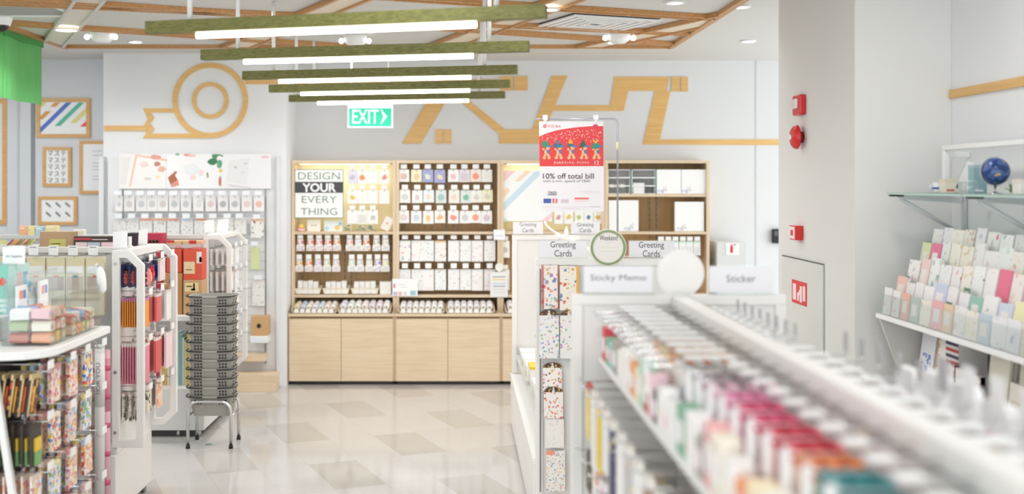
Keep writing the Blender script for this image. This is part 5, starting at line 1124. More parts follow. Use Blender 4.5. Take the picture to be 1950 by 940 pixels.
t2 = thing('round_sign', 'blank white round sign on the end of the front gondola', 'sign', (PX(1296, 3.72), 3.72, GZ))
cz = PZ(520, 3.715); r_ = 45 * 3.715 / F
MB().disc(PX(1296, 3.715), cz, r_, 3.713, 3.719, M('ebe8e4', .5), 56).build('disc', t2); MB().bx(PX(1280, 3.72), PX(1312, 3.72), 3.70, 3.735, GZ + .0005, GZ + .012, CLEAR).build('foot', t2)
acrylic_sign(1112, 1243, 507, 552, 3.728, 'Sticky Memo', 'blurred Sticky Memo sign on the end of the front gondola', ((530,), (15,)), INKG, tw=(106,))
acrylic_sign(1350, 1473, 507, 552, 3.728, 'Sticker', 'blurred Sticker sign on the end of the front gondola', ((530,), (14,)), INKG, tw=(56,))

def pegs(X0, X1, y, z, lb, group, tagc=TAGM, strip_=True, flag=0, tagw=.04, tagh=.045):
    """double wire hook along X from the board to its tip, with a label strip above and a tag at the tip"""
    s_ = 1 if X1 > X0 else -1
    h_ = thing('display_hook', lb, 'hook', (X1, y, z), group)
    MB().tube([(X0, y, z), (X1 - s_ * .01, y, z), (X1, y, z + .008)], .0028, CHROME, 6).build('wire', h_)
    if strip_: MB().bx(X0 + s_ * .07, X1 - s_ * .085, y - .018, y + .018, z + .018, z + .022, M('f6f6f4', .3)).build('label_strip', h_); MB().tube([(X0, y, z + .016), (X1 - s_ * .08, y, z + .016)], .0018, CHROME, 5).build('upper_wire', h_)
    MB().ball((X1, y, z + .008), .0065, CHROME, n=6).build('tip', h_)
    if flag: MB().bx(X1 - .002, X1 + .001, y - tagw / 2, y + tagw / 2, z + (.0145 if flag == 1 else .012), z + tagh, tagc).build('price_tag', h_)
    return h_
def pack(x, y, ztop, w, h, th, m_, lb, group=None, head=None, hm=None, name='hanging_pack', cat='pack', face=-1, tilt=0):
    """flat pack hung with its face along X (w along depth)"""
    o = thing(name, lb, cat, (x, y, ztop - h), group)
    T = Matrix.Translation((x, y, ztop)) @ Matrix.Rotation(R(tilt), 4, 'Y')
    MB().bx(-th / 2, th / 2, -w / 2, w / 2, -h, 0, m_, T).build('body', o)
    if head: MB().bx(-th / 2 - .0008, th / 2 + .0008, -w / 2 - .0008, w / 2 + .0008, -head, .0008, hm or WHB, T).build('header', o)
    return o
# left side, top hook row
MEMO = [doodle('memo %d' % i, b, c, 22, .34) for i, (b, c) in enumerate([('f4f1ef', ['e9d9d9', 'dfe3ea', 'efe6d4', 'e4e0e6']), ('f3ede8', ['f0c9b4', 'ecd9b9', 'e9b9a9', 'efe2d0']), ('f5eef1', ['ec9fbc', 'f0c4d4', 'e8d4de', 'f3b4c9']), ('efefee', ['c9c4c4', 'b9b4b4', 'dedada', 'd0c4c0'])])]
LST = [('white', MEMO[0], None)] * 6 + [('peach', MEMO[1], M('f0c6a6', .5)), ('cream', MEMO[1], M('f1dfae', .5)), ('orange-topped', MEMO[1], M('f0ac7c', .5)), ('ivory', MEMO[0], None), ('grey', MEMO[3], M('d2cdca', .5)), ('mauve-topped', MEMO[3], M('a48d94', .5)), ('pale pink', MEMO[2], M('efc4d2', .5)), ('pink', MEMO[2], M('ea7fae', .5)), ('hot pink', M('f0b9cf', .5), M('e5487f', .5)), ('rose', MEMO[2], M('e24a78', .5)), ('red-topped', M('f2c9c4', .5), M('dd3b58', .5)), ('crimson-topped', MEMO[2], M('d9344e', .5)), ('orange', M('f6dcc4', .5), M('f08a4c', .5)), ('teal', M('8fcfcf', .5), M('2f8d92', .5)), ('turquoise', M('5fc0c4', .5), M('2a7f86', .5)), ('pale yellow', M('f2e8c4', .5), M('eadfa4', .5))]
yl = [3.62 - .105 * i for i in range(len(LST))]
for i, (nm, m_, hm) in enumerate(LST):
    y = yl[i]; wh = '%s hook from the far end' % ORD[i]
    h_ = pegs(GXC - .0255, .425 if i < 11 else .50, y, 1.285, 'top-row label strip hook of the front gondola, %s' % wh.replace(' hook', ''), 'top row hooks of the front gondola')
    if i > 9: MB().bx((.425 if i < 11 else .50) - .004, (.425 if i < 11 else .50) - .001, y - .02, y + .02, 1.225, 1.292, TAGM).build('price_tag', h_)
    n = 3 if i < 6 or i > 12 else 4
    for q in range(n):
        xx = (.535 + q * .032 if i > 12 else .525 + q * .042) + rnd.uniform(-.004, .004)
        pack(xx, y, 1.279, .085, .118 + rnd.uniform(-.008, .008), .010 if i < 13 else .016, m_, '%s pack, %s on the front gondola top %s' % (nm, ORD[q], wh), 'packs on the top row of the front gondola', .022 if hm else None, hm)
# left side, middle and lower rows of mixed packs standing on and hanging by the wire shelves
MID = [('red', 'd0444f'), ('green', '7fae93'), ('teal', '9cc9c6'), ('grey', 'a9a49c'), ('pink', 'e5a9ac'), ('beige', 'dcc9a9'), ('white', 'f0eeea'), ('orange', 'ea9a6c'), ('cream', 'eee2c0'), ('mint', 'b9d9c9'), ('brick red', 'b9584c'), ('pale pink', 'efcdd4'), ('dark grey', '5c5a60'), ('rose', 'e79ab4'), ('sky blue', 'a9c9e0')]
k_ = 0
for (z, zn, xs, hs, dx) in ((1.1365, 'upper', .456, (.075, .12), .04), (.6185, 'lower', .50, (.12, .2), .14)):
    y = 3.6; j = 0
    while y > 1.25:
        c = MID[(k_ * 7 + j) % len(MID)] if rnd.random() < .62 else (('white', 'f1efec') if rnd.random() < .6 else ('cream', 'ece4d4'))
        h = rnd.uniform(*hs); w = rnd.uniform(.05, .09)
        o = thing('paper_pack', '%s paper pack on the front gondola %s shelf, %s from the far end' % (c[0], zn, ORD[j]), 'pack', (xs + dx / 2, y, z), 'packs standing on the front gondola shelves')
        MB().bx(xs, xs + dx, y - w / 2, y + w / 2, z + .0005, z + h, M(c[1], .5)).build('body', o, .002)
        MB().bx(xs - .0008, xs, y - w * .35, y + w * .35, z + h * .25, z + h * .7, MEMO[j % 4]).build('label', o)
        y -= w + .012; j += 1
    k_ += 1
HNG = [('yellow', 'f0d98a'), ('white', 'f2f0ec'), ('yellow', 'efcf5c'), ('white', 'eeeef0'), ('navy', '4a4a66'), ('white', 'f3f1ee'), ('grey', 'c9c6c6'), ('white', 'f4f2f0'), ('brown', '9a6f58'), ('pink', 'efb9c4'), ('red-brown', 'b9645a'), ('white', 'f0eeea'), ('charcoal', '5a565c'), ('pink', 'eec0cc'), ('white', 'f4f2f0'), ('cream', 'f0e8d4')]
for i, (nm, c) in enumerate(HNG):
    y = 3.55 - .14 * i; wh = '%s from the far end' % ORD[i]
    pegs(GXC - .0255, .372, y, 1.078, 'short hook under the front gondola upper shelf, %s' % wh, 'short hooks of the front gondola', strip_=False, flag=0)
    pack(.405, y, 1.071, .075, .17 + .03 * ((i * 5) % 3), .014, M(c, .5) if i % 2 else doodle('pack art %d' % i, c, ['f4f0ea', 'd9b9a4', 'e9d98a', '8a8488'], 30, .3), '%s pack below the front gondola upper shelf, %s' % (nm, wh), 'packs hung below the upper shelf', .02, M('c9605a' if i == 0 else 'efe9e2', .5))
WOV = doodle('woven dark', '5d554c', ['c9bfae', '857a6c', '3f3a36', 'a59a8a'], 90, .4)
for i in range(5):
    y = 3.6 - .17 * i; wh = '%s from the far end' % ORD[i]
    pegs(GXC - .0255, .372, y, .85, 'lower short hook of the front gondola, %s' % wh, 'lower short hooks of the front gondola', strip_=False)
    pack(.43, y, .843, .09, .12, .05, WOV if i == 0 else MEMO[i % 4], ('dark woven pack hung low on the front gondola beside its end post' if i == 0 else 'pale pack hung low on the front gondola, %s' % wh), 'packs hung low on the front gondola')
# right side hooks with upright grey tags
GT = M('b4b2b4', .5)
for i in range(8):
    y = 3.60 - .088 * i
    pegs(GXC + .0255, .885, y, 1.285, 'small grey-tagged right-side hook of the front gondola, %s from the end' % ORD[i], 'right side hooks of the front gondola', GT, True, 1, .022, .045)
    pack(.84, y, 1.279, .075, .13, .012, MEMO[0], 'pale sticker pack, front gondola right side, %s from the end' % ORD[i], 'sticker packs on the right side of the front gondola')
for i in range(12):
    y = 2.93 - .118 * i
    pegs(GXC + .0255, 1.0, y, 1.255, 'long right-side hook with upright pale tag, %s past the board post' % ORD[i], 'long right side hooks of the front gondola', GT if i < 6 else M('eceaea', .5), True, 1, .026 if i < 5 else .05, .06 if i < 5 else .085)
    pack(.955, y, 1.249, .09, .15, .014, MEMO[(0, 0, 3, 0, 2)[i % 5]], 'pale pack on a long right-side hook, %s past the board post' % ORD[i], 'packs on the long right side hooks')
# white card packs standing on a ledge along the right side
MB().bx(1.02, 1.10, YN, 2.75, 1.17, 1.18, WHITE).build('side_ledge', t)
MB().bx(GXC + .012, 1.03, 1.2, 1.22, 1.16, 1.17, WHITE).build('ledge_arm', t); MB().bx(GXC + .012, 1.03, 2.505, 2.529, 1.16, 1.17, WHITE).build('ledge_arm', t)
for i in range(9):
    y = 2.66 - .15 * i; h = (.085, .10, .10, .09, .11, .10, .08, .10, .09)[i]
    o = thing('card_pack', 'white rounded card pack on the front gondola side ledge, %s along' % ORD[i], 'pack', (1.06, y, 1.18), 'white packs on the side ledge')
    w = .055; MB().prism([(y - w, 1.1805), (y + w, 1.1805), (y + w, 1.18 + h * .8), (y + w * .8, 1.18 + h), (y - w * .8, 1.18 + h), (y - w, 1.18 + h * .8)], 1.045, 1.07, M('f3f2f1', .5), 'x').build('body', o)
    MB().prism([(y - w * .5, 1.205), (y + w * .5, 1.205), (y + w * .5, 1.21), (y - w * .5, 1.21)], 1.0442, 1.045, M('b9b4bc' if i % 3 else 'e8a4bc', .5), 'x').build('print_line', o)

# ================================================================ LEFT: L3, gondola with kraft and red boxes behind the baskets
LZ = 1.334
def loop(t, xl, xr, y, z0, z1, w=.034, th=.03, ch=.075, low=True, nm='end_frame'):
    """chamfered white tubular end frame, open in the middle, in the plane depth=y; xl is the side at the board"""
    def outl(i): return [(xl + i, z0 + i), (xr - (ch if low else 0) - (i * .41 if low else i), z0 + i)] + ([(xr - i, z0 + ch + i * .41)] if low else []) + [(xr - i, z1 - ch - i * .41), (xr - ch - i * .41, z1 - i), (xl + i, z1 - i)]
    a, b = outl(0), outl(w); n = len(a); vs = []
    for yy in (y, y + th): vs += [(p[0], yy, p[1]) for p in a] + [(p[0], yy, p[1]) for p in b]
    fs = []
    for i in range(n):
        j = (i + 1) % n
        fs += [(i, j, n + j, n + i), (2 * n + i, 3 * n + i, 3 * n + j, 2 * n + j), (i, 2 * n + i, 2 * n + j, j), (n + i, n + j, 3 * n + j, 3 * n + i)]
    return MB().add(vs, fs, PST).build(nm, t, .002)
t = thing('shelf_gondola', 'white gondola with kraft and red boxes behind the basket stack', 'shelving', (-2.6, 8.0, 0), 'white gondolas')
XE3, XB3 = -1.632, -1.83
MB().bx(-4.6, XB3 + .02, 8.05, 8.07, .3, LZ - .02, M('e4e3e2', .5)).build('centre_board', t)
MB().bx(-4.6, XB3 + .03, 8.035, 8.085, LZ - .03, LZ, M('d9d8d4', .5)).build('top_rail', t, .003)
MB().bx(-4.6, -1.72, 7.57, 8.55, .045, .325, M('ecebea', .5)).build('base_deck', t, .003)
MB().bx(-4.55, -1.76, 7.6, 8.5, 0, .044, M('4a4947', .7)).build('kick_gap_shade', t)  # dark colour stands for the shadow gap under the base
MB().bx(-4.6, -1.80, 7.60, 8.049, .782, .804, WHITE).build('shelf', t)
MB().bx(-4.6, -1.80, 7.596, 7.60, .775, .806, M('f4f4f2', .4)).build('shelf_edge', t)
MB().bx(XB3, XB3 + .02, 8.071, 8.62, .3, LZ - .03, PANEL).build('end_board', t)
loop(t, XB3, XE3, 8.03, .30, LZ); loop(t, XB3, XE3, 8.62, .30, LZ)
MB().bx(XB3, XE3 - .07, 8.06, 8.62, LZ - .03, LZ, PST).build('top_cap', t, .003)
for x in (-1.76, -1.9): MB().tube([(x, 7.6, 0), (x, 7.6, .045)], .014, STEEL, 8).build('foot', t)
ZS3 = .8045
def kbox(x0, x1, y0, y1, d, dep, col, lb, name='box', cat='box', lid=None, label=None, z=None, lidh=.03, m_=None):
    X0, X1 = PX(x0, d), PX(x1, d); z0 = PZ(y1, d) if z is None else z; z1 = PZ(y0, d)
    o = thing(name, lb, cat, ((X0 + X1) / 2, d, z0))
    MB().bx(X0, X1, d, d + dep, z0, z1, m_ or M(col, .6)).build('body', o, .002)
    if lid: MB().bx(X0 - .001, X1 + .001, d - .001, d + dep + .001, z1 - lidh, z1 + .001, M(lid, .6)).build('lid', o)
    for (a, b, c, e, cc) in label or (): MB().bx(PX(a, d), PX(b, d), d - .0015, d, PZ(e, d), PZ(c, d), M(cc, .6)).build('label', o)
    return o
TANK = 'cfa273'
kbox(349, 384.5, 474, 533, 7.72, .14, 'd9573f', 'red-orange paper bag with cream label above the kraft bags', 'paper_bag', 'bag', label=[(350, 371, 498, 521, 'e6cda4'), (354, 366, 512.5, 514, '8a7a68'), (374.5, 384, 479, 501, 'e4dfd8'), (379.5, 384, 489, 499, 'e3a83c')], z=ZS3 + .238)
kbox(349, 384.5, 533, 597, 7.70, .16, 'c99f74', 'kraft bag with pale yellow label and blue scissors mark', 'paper_bag', 'bag', label=[(352, 378, 538, 555, 'ead69c'), (355, 366, 544, 546, 'f4efe0'), (368, 371, 539, 553, '5a78b8'), (364, 372, 549, 553, '5f6f9c')], z=ZS3)
kbox(311, 347, 520, 598, 7.72, .15, 'b98a5c', 'brown kraft bag with a small dark picture label beside the white end frame', 'paper_bag', 'bag', label=[(322, 332, 530, 540, '5a5470'), (325, 329, 533, 537, 'e0685a')], z=ZS3)
kbox(318, 346, 474, 519.5, 7.74, .12, 'd9543f', 'red-orange box behind the blue ribbon bow', 'box', 'box', z=ZS3 + .285)
kbox(347.5, 384, 458.5, 473.5, 7.74, .13, 'd8b288', 'kraft box with red cap and pink print on the red bag, beside the white rack', 'box', 'box', label=[(360, 374, 457.5, 464, 'c93038'), (366, 384, 469.5, 473, 'd98f94')], z=ZS3 + .479)
kbox(317, 346, 458.5, 473.5, 7.75, .13, 'd8b288', 'kraft box with red cap and pink print next to the dark red box', 'box', 'box', label=[(318, 332, 457.5, 462, 'c93038'), (334, 346, 468, 472, 'd98f94')], z=ZS3 + .476)
# fix: the two upper boxes rest on the red ones
kbox(275, 310, 444, 519.5, 7.77, .11, 'b8344c', 'dark red box with a brown strip of three dots, near the white sign cards', 'box', 'box', label=[(283, 303, 456.5, 462.5, '5a3a34'), (284.5, 288, 458, 461.5, 'efdccc'), (291, 294.5, 458, 461.5, 'efdccc'), (297.5, 301, 458, 461.5, 'efdccc')], z=ZS3)
kbox(242, 262, 443.5, 519, 7.78, .1, '39343a', 'black box between two white sign cards on the rear gondola', 'box', 'box', z=ZS3)
kbox(262.5, 274.5, 449, 519, 7.78, .1, 'b02c4c', 'narrow crimson box beside the black one', 'box', 'box', z=ZS3)
o = kbox(140, 236, 450, 520, 7.66, .06, '463632', 'dark brown header board with red title and three product pictures', 'header_board', 'sign', label=[(141, 175, 453, 456.5, 'c9444c'), (176, 205, 455, 456.5, 'e8dfd8'), (144, 166, 461, 470, 'e6d2cc'), (167, 191, 461, 470, 'b9c2d4'), (193, 216, 461, 470, 'ecccd2')], z=ZS3)
kbox(76, 144, 440.5, 520, 7.72, .05, 'b99a76', 'brown kraft board with a yellow-green label on the rear gondola', 'kraft_board', 'board', label=[(94, 125, 455, 470, 'c9c46c'), (98, 116, 463, 464.5, '6f7a4c')], z=ZS3)
o = thing('pencil_case_box', 'clear lidded box of coloured pencils beside the brown kraft board', 'box', (PX(35, 7.7), 7.7, ZS3))
MB().bx(PX(-40, 7.7), PX(74, 7.7), 7.7, 7.9, ZS3, PZ(449, 7.7), CLEAR).build('case', o)
MB().bx(PX(-38, 7.71), PX(73, 7.71), 7.72, 7.89, ZS3, PZ(468, 7.7), M('d6d6d4', .5)).build('inner_tray', o)
for q in range(9):
    x = PX(14 + q * 5.2, 7.75); c = ['8a4a3a', 'd98a5a', 'c9a84c', 'b0524a', '7a8a4c', 'e0a06a', 'a9644a', '9aa05a', 'c4c05c'][q]
    MB().tube([(x, 7.75, PZ(468, 7.7)), (x + .03, 7.78, PZ(457, 7.7))], .006, M(c, .5), 6).build('pencil', o)
MB().bx(PX(1, 7.69), PX(11, 7.69), 7.69, 7.699, PZ(466, 7.69), PZ(456, 7.69), M('e6dc9a', .5)).build('label', o)
kbox(150, 162, 441, 450, 8.1, .08, 'ece2e4', 'tiny pale box with pink letters above the dark header board', 'box', 'box', z=LZ - .03) if False else None
for (x0, x1, y0, c, lb) in ((36, 52, 430.5, 'f0b68c', 'orange soft cube on top of the rear rail under the pencil print'), (52.5, 66, 430, 'ecdc9a', 'yellow flowered cube on top of the rear rail'), (67, 82, 431, 'b4d4e4', 'light blue cube on top of the rear rail'), (86, 109, 429.5, 'eee0a8', 'large cream-yellow cube on top of the rear rail'), (140, 160, 437, 'ece8d4', 'low ivory cube on top of the rear rail at its middle')):
    o = kbox(x0, x1, y0, 440, 8.04, .05, c, lb, 'memo_cube', 'memo cube', z=LZ + .0005, lid=None, label=[(x0 + 2, x1 - 5, y0 + 3, y0 + 5, 'f6efe0')])
for q, (c, nm) in enumerate((('d95f7c', 'rose'), ('b23a62', 'crimson'), ('f0e0c0', 'cream'), ('e8b24c', 'amber'), ('d9c46a', 'mustard'), ('efe6d8', 'ivory'), ('e8a98c', 'salmon'), ('d98a6c', 'terracotta'), ('eee4d8', 'bone'), ('a9cfc4', 'mint'), ('8fbcc0', 'teal'), ('cfe0d8', 'pale mint'), ('e9d9a0', 'straw'), ('d4c07a', 'sand'))):
    x = PX(297 + q * 4.7, 7.7); o = thing('notebook', '%s notebook standing in the row under the kraft bags, %s along' % (nm, ORD[q]), 'notebook', (x, 7.75, .3255), 'notebooks on the rear gondola base')
    MB().bx(x - .0075, x + .0075, 7.70, 7.86, .3255, .3255 + .30 + .02 * ((q * 7) % 4), M(c, .5)).build('cover', o)
    MB().bx(x - .005, x + .005, 7.702, 7.858, .327, .3255 + .305 + .02 * ((q * 7) % 4), PAPER).build('pages', o)
def sign_card(x0, x1, y0, y1, d, lb, skew=0, zb=LZ, lines=0):
    X0, X1 = PX(x0, d), PX(x1, d); o = thing('sign_card', lb, 'sign', ((X0 + X1) / 2, d, zb), 'white sign cards')
    MB().prism([(X0, zb + .0005), (X1, zb + .0005), (X1 + skew, PZ(y0, d) + .006), (X0 + skew, PZ(y0, d))], d, d + .003, M('f5f4f3', .5)).build('card', o)
    MB().bx(X0, X1, d - .012, d + .015, zb + .0003, zb + .004, CLEAR).build('foot', o)
    return o, X0, X1
sign_card(389, 407.5, 419.5, 443, 8.3, 'plain white sign card on the rear gondola, toward the brown bags'); sign_card(412, 433, 418, 443, 8.45, 'tilted white sign card on the rear gondola end beside the stamp sheets', .012)
# white refills hung on the rear gondola end
WPK = doodle('white refill', 'f1efed', ['ddd8d6', 'ead9d4', 'd9dce0', 'e6e2da'], 30, .28)
for r in range(5):
    z = 1.235 - .165 * r
    for c in range(3):
        y = 8.14 + .2 * c; wh = '%s rack row, %s from front' % (['top', 'second', 'third', 'fourth', 'bottom'][r], ORD[c])
        h_ = thing('display_hook', 'chrome hook on the rear gondola end, %s' % wh, 'hook', (XE3 + .02, y, z), 'rear gondola end hooks')
        MB().tube([(XB3 + .0208, y, z), (XE3 + .015, y, z), (XE3 + .02, y, z + .01)], .003, CHROME, 6).build('wire', h_); MB().bx(XE3 + .012, XE3 + .015, y - .035, y + .035, z + .012, z + .04, M('f0f0ee', .4)).build('price_tag', h_)
        for q in range(4 if c < 2 else 3):
            x = XB3 + .045 + q * .042
            pack(x, y, z - .005, .13, .115 + .02 * (r % 2), .016, WPK, 'white refill pack, %s on its hook, %s' % (ORD[q], wh), 'white refill packs on the rear gondola end', .02, M(['f2f0ee', 'efe3de', 'f2f0ee', 'e6e8ec', 'f2f0ee'][r], .5), tilt=(r == 4) * 6)
# ================================================================ STACK OF SHOPPING BASKETS ON ITS STAND
bx, by = -1.612, 7.375
BG = M('a8a59e', .5); BGD = M('7f7c75', .5); HOLE = M('2e2c2a', .7)
t = thing('basket_stand', 'chrome tube stand on the floor under the grey basket stack', 'stand', (bx, by, 0))
for (y, s_) in ((by - .127, 0), (by + .127, 0)):
    pts = [(bx - .138, y, .012), (bx - .138, y, .24)] + [(bx - .138 + .06 * (1 - math.cos(a)), y, .24 + .06 * math.sin(a)) for a in (R(30), R(60), R(90))]
    pts += [(2 * bx - p[0], p[1], p[2]) for p in pts[::-1]]
    MB().tube(pts, .0105, CHROME, 10).build('leg_frame', t)
    for s2 in (-1, 1): MB().tube([(bx + s2 * .138, y, 0), (bx + s2 * .138, y, .022)], .0135, BLACK, 10).build('rubber_foot', t)
for s2 in (-1, 1): MB().tube([(bx + s2 * .1385, by - .127, .205), (bx + s2 * .1385, by + .127, .205)], .008, CHROME, 8).build('side_rail', t)
HB = .128; A0, B0, A1, B1 = .116, .082, .143, .108
t0 = thing('shopping_basket', '', 'shopping basket', (0, 0, 0), 'stack of grey shopping baskets')
def rr_(a, b, r=.025, n=4):
    out = []
    for (cx, cy, s0) in ((a - r, b - r, 0), (-a + r, b - r, 90), (-a + r, -b + r, 180), (a - r, -b + r, 270)):
        for q in range(n + 1): an = R(s0 + 90 * q / n); out.append((cx + r * math.cos(an), cy + r * math.sin(an)))
    return out
def shell(rings, mat, close_bottom=True):
    mb = MB(); n = len(rings[0][0]); vs = [(p[0], p[1], z) for (ps, z) in rings for p in ps]
    fs = [(i * n + q, i * n + (q + 1) % n, (i + 1) * n + (q + 1) % n, (i + 1) * n + q) for i in range(len(rings) - 1) for q in range(n)]
    if close_bottom: fs += [tuple(range(n))[::-1], tuple(range((len(rings) - 1) * n, len(rings) * n))]
    return mb.add(vs, fs, mat, False)
e_ = .003
mb = shell([(rr_(A0, B0), 0), (rr_(A1, B1), HB), (rr_(A1 - e_, B1 - e_), HB), (rr_(A0 - e_, B0 - e_), .004)], BG)
sl = (B1 - B0) / HB; sla = (A1 - A0) / HB
for row in (.078, .097):
    for xx in (-.098, -.079, -.06, .06, .079, .098):
        yy = -(B0 + sl * row) - .0006; mb.prism([(xx - .0055, row), (xx + .0055, row), (xx + .0055, row + .012), (xx - .0055, row + .012)], yy - .0008 - sl * .006, yy + .001, HOLE)
    for yy in (-.05, -.03, .03, .05): mb.prism([(yy - .005, row), (yy + .005, row), (yy + .005, row + .012), (yy - .005, row + .012)], A0 + sla * row + .0004, A0 + sla * row + .0022, HOLE, 'x')
mb.build('basket_body', t0, local=True)
shell([(rr_(A1 + .008, B1 + .008, .03), HB - .006), (rr_(A1 + .008, B1 + .008, .03), HB + .002), (rr_(A1 - e_, B1 - e_), HB + .002), (rr_(A1, B1), HB - .006)], M('b5b2aa', .4), False).build('rim', t0, local=True)
for s2 in (-1, 1):
    for s3 in (-1, 1):
        pass
    MB().tube([(s2 * .158, -.02, HB + .004), (s2 * .158, -.09, HB + .004), (s2 * .148, -.118, HB + .003), (s2 * .128, -.124, HB + .001), (s2 * .048, -.124, HB - .002)], .0042, BLACK, 8).build('handle', t0, local=True)
NB = 12
for k_ in range(NB):
    z = .327 - HB + .0586 * k_
    lb = 'grey shopping basket, %s' % ('lowest of the stack, resting in the chrome stand' if k_ == 0 else 'topmost of the stack' if k_ == NB - 1 else '%s from the bottom of the stack' % ORD[k_])
    o = t0 if k_ == 0 else copy_tree(t0)
    o['label'] = lb; o.location = (bx, by, z); o.rotation_euler = (0, 0, R(rnd.uniform(-1, 1)) if k_ else 0)
LOC[t0.name] = Vector(t0.location)
yy = by - (B0 + sl * .09) - .0025
text('Thank you', bx + .005, yy + .004, .327 - HB + .066, .06, .012, M('d9d6d0', .5), t0); MB().ring(bx - .055, .327 - HB + .068, .009, .0115, yy + .0035, yy + .0045, M('d9d6d0', .5), 20).build('logo_print', t0)
text('TH', bx - .055, yy + .004, .327 - HB + .068, .010, .010, M('d9d6d0', .5), t0, bold=.02)
t = thing('floor_sticker', 'small green and grey oval sticker on the floor beside the basket stand', 'sticker', (PX(397, 7.36), 7.36, 0))
MB().disc(PX(397, 7.36), 7.36, .035, .0003, .0012, M('cfd2cc', .5), 24, 'z').build('oval', t); MB().disc(PX(397, 7.36), 7.36, .024, .0012, .0016, M('7f9c8c', .5), 24, 'z').build('centre', t)

# ================================================================ LEFT: L2, gondola with gift tags and bows on its end
L2Z = 1.365; XB2, XE2 = -1.736, -1.578; DN, DFR = 5.62, 6.27
t = thing('shelf_gondola', 'white gondola with ribbon bows and orange envelopes on its open end', 'shelving', (-2.4, 5.95, 0), 'white gondolas')
MB().bx(-4.2, XB2 - .002, 5.95, 5.968, .3, L2Z - .03, M('e0dfdc', .5)).build('centre_board', t)
MB().bx(-4.2, XB2 - .002, 5.93, 5.985, L2Z - .03, L2Z, M('e4e2de', .5)).build('top_rail', t, .003)
MB().bx(-4.2, -1.715, DN, DFR, .05, .345, PST).build('base_deck', t, .004)
MB().bx(XB2, XB2 + .016, DN + .03, DFR, .346, L2Z - .035, M('efeeec', .45)).build('end_board', t)
loop(t, XB2, XE2, DN, .385, L2Z, .036, .03, .07, low=False); loop(t, XB2, XE2, DFR, .36, L2Z, .036, .03, .07)
MB().prism([(XB2, L2Z - .034), (XE2 - .075, L2Z - .034), (XE2 - .07, L2Z), (XB2, L2Z)], DN + .03, DFR, M('f3f2f0', .45)).build('top_cap', t)
for z in (1.30, .76, .46): MB().disc(XB2 + .017, z, .008, DN - .004, DN, STEEL, 12).build('screw', t)
for x, y in ((-1.75, DFR - .04), (-1.75, DN + .05)): MB().disc(y, .025, .024, x - .012, x + .012, M('8a8a88', .4), 18, 'x').build('caster', t)
def bow(mb, c, r_, m_, m2=None, n=9):
    for lay, (rr0, hh) in enumerate(((1.0, .0), (.78, .005), (.5, .010))):
        pts = []
        for q in range(2 * n):
            a = math.pi * q / n + lay * .35; rad = r_ * rr0 * (1 if q % 2 else .52); pts.append((c[1] + math.cos(a) * rad, c[2] + math.sin(a) * rad))
        mb.prism(pts, c[0] - .004 + hh, c[0] + .004 + hh, m2 if (m2 and lay == 1) else m_, 'x')
def hook2(y, z, lb, x1=XE2 + .004, xb=XB2 + .0168):
    h_ = thing('display_hook', lb, 'hook', (x1, y, z), 'hooks on the bow gondola end')
    MB().tube([(xb, y, z), (x1 - .012, y, z), (x1, y, z + .008)], .003, CHROME, 6).build('wire', h_)
    MB().tube([(xb, y - .02, z + .03), (x1 - .03, y - .02, z + .03), (x1 - .03, y, z + .004)], .002, CHROME, 6).build('upper_wire', h_)
    MB().bx(x1 - .0005, x1 + .0025, y - .03, y + .03, z + .012, z + .044, M('f2f2f0', .4)).build('price_tag', h_)
YS2 = (5.735, 5.96, 6.17); YN2 = ('front', 'middle', 'rear')
NAVY = M('27305c', .45); CORAL = M('ee7a6c', .45); PINKB = M('f2a9a0', .45); REDB = M('e4313c', .4); BLUB = M('2347a8', .4); WHB2 = M('f4f0f2', .45)
FAN = {(0, 0): [('navy card with coral bow', NAVY, .115, .1, CORAL)] * 3 + [('navy card with pink bow', NAVY, .115, .1, PINKB)], (0, 1): [('navy card with red bow', NAVY, .115, .1, REDB)] * 2, (0, 2): [('navy card with white and red bow', NAVY, .12, .1, WHB2), ('navy card with blue bow', M('6f86b8', .5), .12, .1, BLUB), ('clear pack with pink ribbons', M('f0dcdc', .4), .12, .11, None)],
       (1, 0): [('orange gift envelope', M('ee9a3e', .5), .145, .09, None)] * 10, (1, 1): [('red-pink gift envelope', M('dd6a68', .5), .145, .09, None)] * 5, (1, 2): [('yellow and blue envelope', M('ead07a', .5), .15, .09, None), ('pale blue envelope', M('d4dfe8', .5), .15, .09, None), ('white envelope', M('f2f1ee', .5), .16, .1, None), ('pearl envelope', M('ebe9e6', .5), .16, .1, None)],
       (2, 0): [('pink gift envelope', M('df8ea0', .5), .2, .1, None)] * 9, (2, 1): [('coral red envelope', M('d9605e', .5), .18, .1, None)] * 4, (2, 2): [('coral pink envelope', M('e0807c', .5), .18, .1, None)] * 4 + [('large pale pink envelope', M('f1d6dc', .5), .19, .13, None)],
       (3, 0): [('grey patterned pack', doodle('grey wave', 'd6d0c4', ['3f3a36', '7a7268', 'f0ece2', '57504a'], 38, .42), .14, .08, None)] * 3, (3, 1): [('black and cream pack', doodle('cream wave', 'e6ddca', ['57504a', '2f2b29', 'f4efe4', '8a8276'], 38, .4), .14, .08, None)] * 2, (3, 2): [('grey photo pack', M('b9b5b0', .5), .15, .1, None), ('peach printed pack', doodle('peach print', 'f2d9c4', ['ee9f74', 'f4e6d6', 'e8b48c', 'f0c8a4'], 30, .4), .16, .1, None)]}
